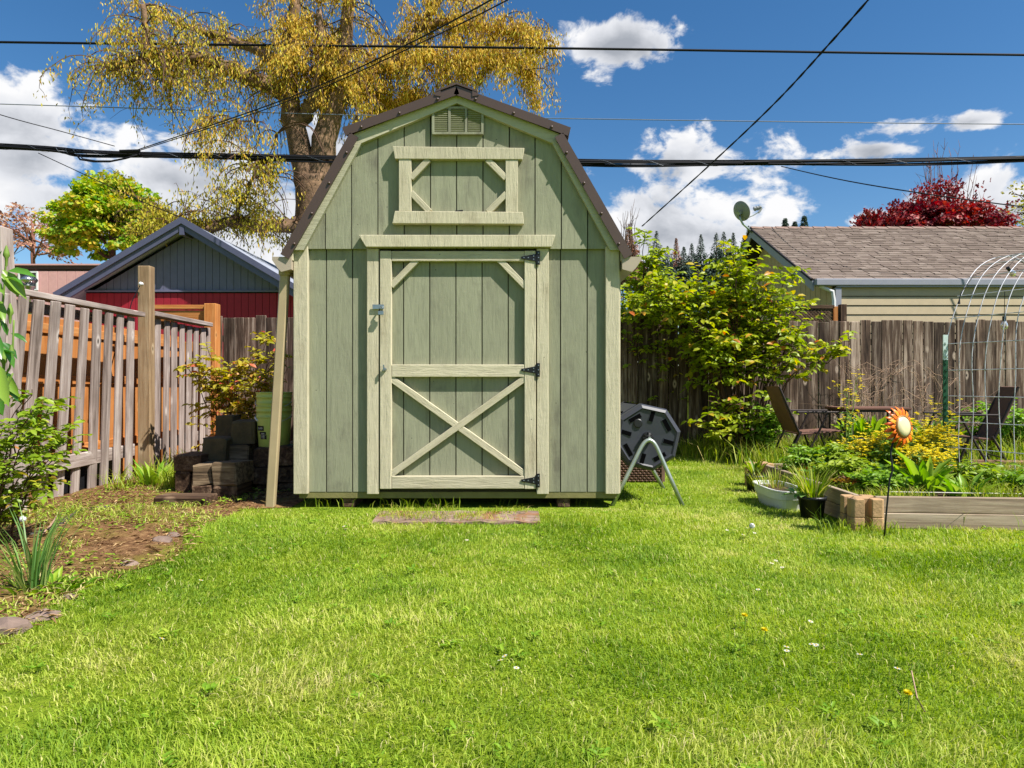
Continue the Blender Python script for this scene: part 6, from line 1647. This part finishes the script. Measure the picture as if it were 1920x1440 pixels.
# ------------------------------------------------------------------ small plants
def rosette(name, label, c, n, L, W, mat, cat='plant', up=(.5, 1.2), shape='strap', group=None, seed=0, spread=.05):
    random.seed(seed); t = empty(name, c, label, cat, group); c = Vector(c); pos = []; al = []; nn = []; LL = []
    for k in range(n):
        a = random.uniform(0, 6.28); u_ = random.uniform(*up); d = Vector((math.cos(a), math.sin(a), u_))
        pos.append(tuple(c+Vector((math.cos(a)*spread*random.random(), math.sin(a)*spread*random.random(), 0)))); al.append(tuple(d)); nn.append((-math.cos(a)*u_, -math.sin(a)*u_, 1.)); LL.append(L*random.uniform(.6, 1.15))
    LL = np.array(LL)
    lod_leaves('leaves', t, (np.array(pos), np.array(al), np.array(nn), LL, np.full(len(LL), W)*rng.uniform(.8, 1.2, len(LL)), rng.uniform(0, 1, len(LL))), mat, shape)
    return t
ic = gp(62, 1112, 0); rosette('iris_clump', 'clump of upright iris leaves at the lawn edge', ic, 60, .42, .009, M['iris'], up=(1.4, 7.), seed=3, spread=.06)
ic2 = gp(30, 1100, 0)
rosette('weed_clump', 'low bushy weeds beside the iris clump', gp(85, 1110, 0), 60, .09, .03, M['weed'], up=(.2, 1.6), shape='leaf', seed=4, spread=.16)
rosette('broad_plant', 'bright broad leaved plant behind the sunflower ornament', Vector((3.02, 4.98, .15)), 26, .34, .065, M['lettuce'], up=(.8, 3.), shape='leaf', seed=6, spread=.10)
rosette('broad_plant', 'bright broad leaved plant at the front of the bed beside the wire arch', Vector((P(1812, 930, 4.75).x, 4.75, .14)), 24, .24, .055, M['lettuce'], up=(.7, 2.5), shape='leaf', seed=7, spread=.07)
rosette('broad_plant', 'small broad leaved plant in the far corner of the bed', Vector((2.52, 6.1, .14)), 12, .20, .06, M['lettuce'], up=(.5, 1.6), shape='leaf', seed=8)
rosette('broad_plant', 'broad leaved plant right behind the green steel post', Vector((3.75, 5.35, .13)), 12, .24, .08, M['lettuce'], up=(.6, 2.5), shape='leaf', seed=18)
for i, (x_, y_, lb_) in enumerate(((2.75, 5.75, 'left'), (3.05, 5.6, 'right'))):
    rosette('collard', lb_+' blue green collard plant in the raised bed', Vector((x_, y_, .16)), 60, .20, .075, M['collard'], up=(.5, 3.0), shape='leaf', seed=60+i, spread=.16, group='collards in the raised bed')
for i, (px, py, d) in enumerate(((1517, 885, 5.9), (1585, 905, 5.1))):
    rosette('withered_plant', ('left', 'right')[i]+' withered rust brown plant in the raised bed', Vector(P(px, py, d)), 44, .07, .03, M['rust_leaf'], up=(.1, 1.6), shape='leaf', seed=80+i, spread=.10)
rosette('pot_seedling', 'leafy seedling growing in the small black pot', Vector((2.165, 6.06, .14)), 22, .17, .035, M['rose'], up=(1., 4.), shape='leaf', seed=90, spread=.04)
rosette('pot_chives', 'grassy green herb growing in the black pot by the near corner', Vector((2.135, 4.86, .15)), 120, .26, .010, M['tall_grass'], up=(.6, 4.), seed=91, spread=.08)
rosette('pot_trailer', 'leafy plant trailing over the front of the near black pot', Vector((2.08, 4.90, .17)), 24, .08, .05, M['collard'], up=(-.2, .9), shape='leaf', seed=92, spread=.08)
rosette('dry_herb', 'dry wispy herb in the white window box', Vector((2.10, 5.45, .14)), 170, .15, .004, M['tall_grass'], up=(1., 5.), seed=93, spread=.2)
rosette('fern', 'feathery green thistle plant near the steel post', Vector((P(1748, 760, 7.6).x, 7.6, .1)), 40, .55, .07, M['weed'], up=(.9, 3.), shape='leaf', seed=95, spread=.10)
rosette('fern', 'bushy green weeds at the fence behind the patio table', Vector((P(1590, 800, 8.9).x+.3, 8.9, .15)), 60, .45, .10, M['lettuce'], up=(.8, 3.), shape='leaf', seed=96, spread=.3)
rosette('pile_weeds', 'bright green leafy weeds beside the timber pile', Vector((P(300, 900, 6.5).x, 6.4, 0)), 46, .25, .04, M['lettuce'], up=(.8, 3.5), seed=97, spread=.14)
# green bush at the far right by the fence
gb = Vector((P(1890, 850, 8.4).x, 8.4, 0)); shrub('green_bush', 'bright green bush at the back fence on the far right', gb, fan(gb, 30, .78, .62, 51, flat=.5), .065, M['lettuce'], M['twig'], seed=52, sprig=.2, per=9, sprigs=8, hi_red=False, stem_r=.006)
gb = Vector((P(1440, 800, 8.5).x, 8.5, 0)); shrub('green_bush', 'bright feathery green bush beside the left patio chair', gb, fan(gb, 18, .75, .3, 53, flat=.5), .06, M['weed'], M['twig'], seed=54, sprig=.2, per=9, sprigs=8, hi_red=False, stem_r=.006)
herbs = [(2.60, 5.35, .30, 'tall_grass', 'fine leaved green herb near the left side of the raised bed'), (2.92, 5.95, .34, 'rose', 'bushy green herb behind the collards in the raised bed'), (2.72, 5.02, .20, 'weed', 'low leafy herb beside the near corner blocks'),
         (3.42, 5.05, .26, 'rose', 'leafy herb between the two bright broad leaved plants'), (2.62, 6.0, .26, 'weed', 'small leafy herb at the back corner of the raised bed'), (3.75, 4.85, .20, 'weed', 'low leafy herb at the right end of the raised bed front'), (3.2, 5.65, .38, 'weed', 'leafy green herb below the yellow mustard flowers')]
for i, (hx_, hy_, hh_, hm_, lb_) in enumerate(herbs):
    hb_ = Vector((hx_, hy_, .14)); shrub('herb', lb_, hb_, fan(hb_, 16, hh_, .20, 200+i, flat=.9), .055, M[hm_], M['stem_green'], cat='plant', seed=210+i, sprig=.12, per=8, sprigs=7, hi_red=False, stem_r=.004, width=.45)
# mustard plants in yellow flower
def mustard(c, tops, label, seed):
    random.seed(seed); t = empty('mustard_plant', c, label, 'plant', 'mustard plants in flower'); c = Vector(c); mb = MB(); pos = []; al = []; nn = []; L = []; gpos = []; gal = []
    for e in tops:
        e = Vector(e); cc_ = limb(mb, [c+Vector((random.gauss(0, .05), random.gauss(0, .05), 0)), c.lerp(e, .5)+Vector((0, 0, .10)), e], .007, .003, 6, 5, .008)
        for i in range(int(len(cc_)*.35), len(cc_)):
            for _ in range(2):
                q = cc_[i]; s = q+Vector((random.gauss(0, .07), random.gauss(0, .07), random.uniform(-.02, .10))); mb.tube([q, s], [.002, .0012], 3, False)
                for f in range(3):
                    w = s+Vector((random.gauss(0, .015), random.gauss(0, .015), random.gauss(0, .015)))
                    for pt in range(4):
                        a = pt*math.pi/2+random.random(); pos.append(tuple(w)); al.append((math.cos(a), math.sin(a), .35)); nn.append((random.gauss(0, .4), random.gauss(0, .4)-.4, 1)); L.append(random.uniform(.015, .024))
        for i in range(1, int(len(cc_)*.6)):
            a = random.uniform(0, 6.28); gpos.append(tuple(cc_[i])); gal.append((math.cos(a), math.sin(a), .2))
    mb.build('stems', M['stem_green'], t)
    L = np.array(L); lod_leaves('flowers', t, (np.array(pos), np.array(al), np.array(nn), L, L*.8, rng.uniform(0, 1, len(L))), M['yellow_flower'])['kind'] = 'stuff'
    m_ = len(gpos); lod_leaves('leaves', t, (np.array(gpos), np.array(gal), np.array([[0, 0, 1.]]*m_), rng.uniform(.08, .17, m_), rng.uniform(.03, .07, m_), rng.uniform(0, 1, m_)), M['collard'], 'leaf')
random.seed(77)
def tops(px0, px1, py0, py1, d, n): return [P(random.uniform(px0, px1), random.uniform(py0, py1), d+random.uniform(-.15, .15)) for _ in range(n)]
mustard((3.30, 5.75, .15), tops(1690, 1800, 790, 855, 5.6, 14), 'mustard plant in yellow flower right of the sunflower ornament', 1)
mustard((3.55, 5.95, .15), tops(1745, 1815, 755, 845, 5.9, 9), 'mustard plant in yellow flower at the green steel post', 2)
mustard((3.00, 5.9, .15), tops(1600, 1690, 812, 860, 5.85, 9), 'mustard plant in yellow flower left of the sunflower ornament', 3)
mustard((3.25, 5.3, .15), tops(1700, 1775, 850, 890, 5.25, 12), 'low mustard plant in yellow flower behind the broad leaved plant', 4)
mustard((P(1590, 800, 7.6).x, 7.6, 0), [P(1586, 728, 7.6), P(1588, 742, 7.6), P(1606, 712, 7.7)], 'tall yellow flower spike rising before the patio table', 5)
# dry stalks and brambles against the fence
def stalks(base, label, seed, n, sx, hgt):
    random.seed(seed); t = empty('dry_stalks', base, label, 'plant'); mb = MB(); b = Vector(base)
    for k in range(n):
        e = b+Vector((random.gauss(0, sx), random.gauss(0, .15), hgt*random.uniform(.5, 1.05))); s = b+Vector((random.gauss(0, .12), random.gauss(0, .06), 0))
        m_ = s.lerp(e, .6)+Vector((random.gauss(0, .12), 0, .18)); e2 = e+Vector((random.choice((-1, 1))*random.uniform(.05, .25), 0, -random.uniform(.05, .3)))
        c_ = limb(mb, [s, m_, e, e2], .0045, .0015, 5, 4, .01)
        for _ in range(4):
            q = random.choice(c_[6:]); mb.tube([q, q+Vector((random.gauss(0, .12), random.gauss(0, .06), random.gauss(0, .08)))], [.0022, .001], 3, False)
    mb.build('stalks', M['dry'], t)
stalks((P(1640, 800, 9.1).x, 9.1, 0), 'tangle of dry pale stalks before the fence left of the ornament', 1, 26, .35, 1.25)
stalks((P(1735, 800, 9.0).x, 9.0, 0), 'tangle of dry pale stalks before the fence by the steel post', 2, 22, .25, 1.15)
stalks((P(1840, 800, 9.0).x, 9.0, 0), 'dry pale stalks at the fence behind the wire arch', 3, 14, .25, .8)
# ------------------------------------------------------------------ flowers in the lawn
def daisy_mesh():
    pos, al = [], []
    for k in range(12):
        a = 2*math.pi*k/12; pos.append((.003*math.cos(a), .003*math.sin(a), .05)); al.append((math.cos(a), math.sin(a), .12))
    return leaf_mesh('petals', pos, al, [(0, 0, 1)]*12, .011, .006, np.zeros(12), M['daisy'])
dm = daisy_mesh(); cm = MB().lathe([(.0045, .050), (.003, .0535), (0, .054)], 8).mesh('eye'); cm.materials.append(M['yellow_eye'] if 'yellow_eye' in M else plain('daisy_eye', srgb(226, 180, 30), .7)); sm_ = MB().tube([(0, 0, 0), (.003, 0, .05)], .0012, 4).mesh('stem'); sm_.materials.append(M['stem_green'])
spots = [(648, 986), (648, 992), (875, 1012), (955, 1228), (942, 1239), (966, 1252), (1362, 993), (1376, 994), (1390, 1002), (1401, 990), (1413, 998), (1452, 1050), (1443, 1055), (1468, 1063), (1423, 1105), (1514, 1163), (1471, 1213), (1475, 1220), (1526, 1208), (1534, 1208), (1613, 1228), (1678, 1253), (505, 1028), (372, 1088), (296, 1198)]
for (px, py) in spots:
    c = gp(px, py, .04); c.z = 0
    o = empty('daisy', c, 'small white daisy dotted in the lawn', 'daisy', 'daisies in the lawn')
    for nm, me in (('petals', dm), ('eye', cm), ('stem', sm_)): link(nm, me, None, o, c)
    o.rotation_euler = (random.uniform(0, .35), random.uniform(-.25, .25), random.uniform(0, 6)); o.scale = (.8,)*3
def dandelion(px, py, label):
    c = gp(px, py, .06); c.z = 0; o = empty('dandelion', c, label, 'dandelion', 'yellow dandelions'); pos, al = [], []
    for r_ in range(3):
        for k in range(16):
            a = 2*math.pi*(k+.3*r_)/16; pos.append(tuple(c+Vector((0, 0, .06)))); al.append((math.cos(a), math.sin(a), .2+.5*r_))
    lod_leaves('petals', o, (np.array(pos), np.array(al), np.array([[0, 0, 1.]]*48), np.full(48, .015), np.full(48, .005), rng.uniform(.45, .8, 48)), M['yellow_flower'])
    MB().tube([c, c+Vector((.005, 0, .06))], .002, 5).build('stem', M['stem_green'], o)
dandelion(1396, 1155, 'yellow dandelion in the middle right of the lawn'); dandelion(1433, 1182, 'half hidden yellow dandelion just right of another'); dandelion(1702, 1301, 'yellow dandelion near the lower right corner')
def clock(px, py, z, foot, label):
    d = FOC*CAM_H/(foot[1]-720); f = P(foot[0], foot[1], d); f.z = 0; c = P(px, py, d)
    o = empty('dandelion_clock', f, label, 'dandelion'); mb = MB(); r_ = .016
    for v in rand_dirs(90):
        v = Vector(v); mb.tube([c+v*.004, c+v*r_], [.0004, .0004], 3, False); s = v.orthogonal()*.004; s2 = v.cross(s); mb.add([c+v*r_+s, c+v*r_+s2, c+v*r_-s, c+v*r_-s2], [(0, 1, 2, 3)])
    mb.build('seed_head', M['white'], o); MB().tube([f, f.lerp(c, .5)+Vector((.004, 0, 0)), c], .0016, 5).build('stem', M['twig'], o)
clock(1410, 986, .07, (1392, 1014), 'white dandelion clock on a leaning stem in the lawn')
clock(43, 973, .25, (50, 1060), 'white dandelion clock before the rose bush')
tag(MB().tube([gp(1709, 1258, .05), gp(1720, 1310, .05), gp(1734, 1335, .0)], .0022, 5).build('straw', M['dry'], loc=gp(1720, 1310, .05)), 'long dry straw in the lawn near the lower right', 'straw')
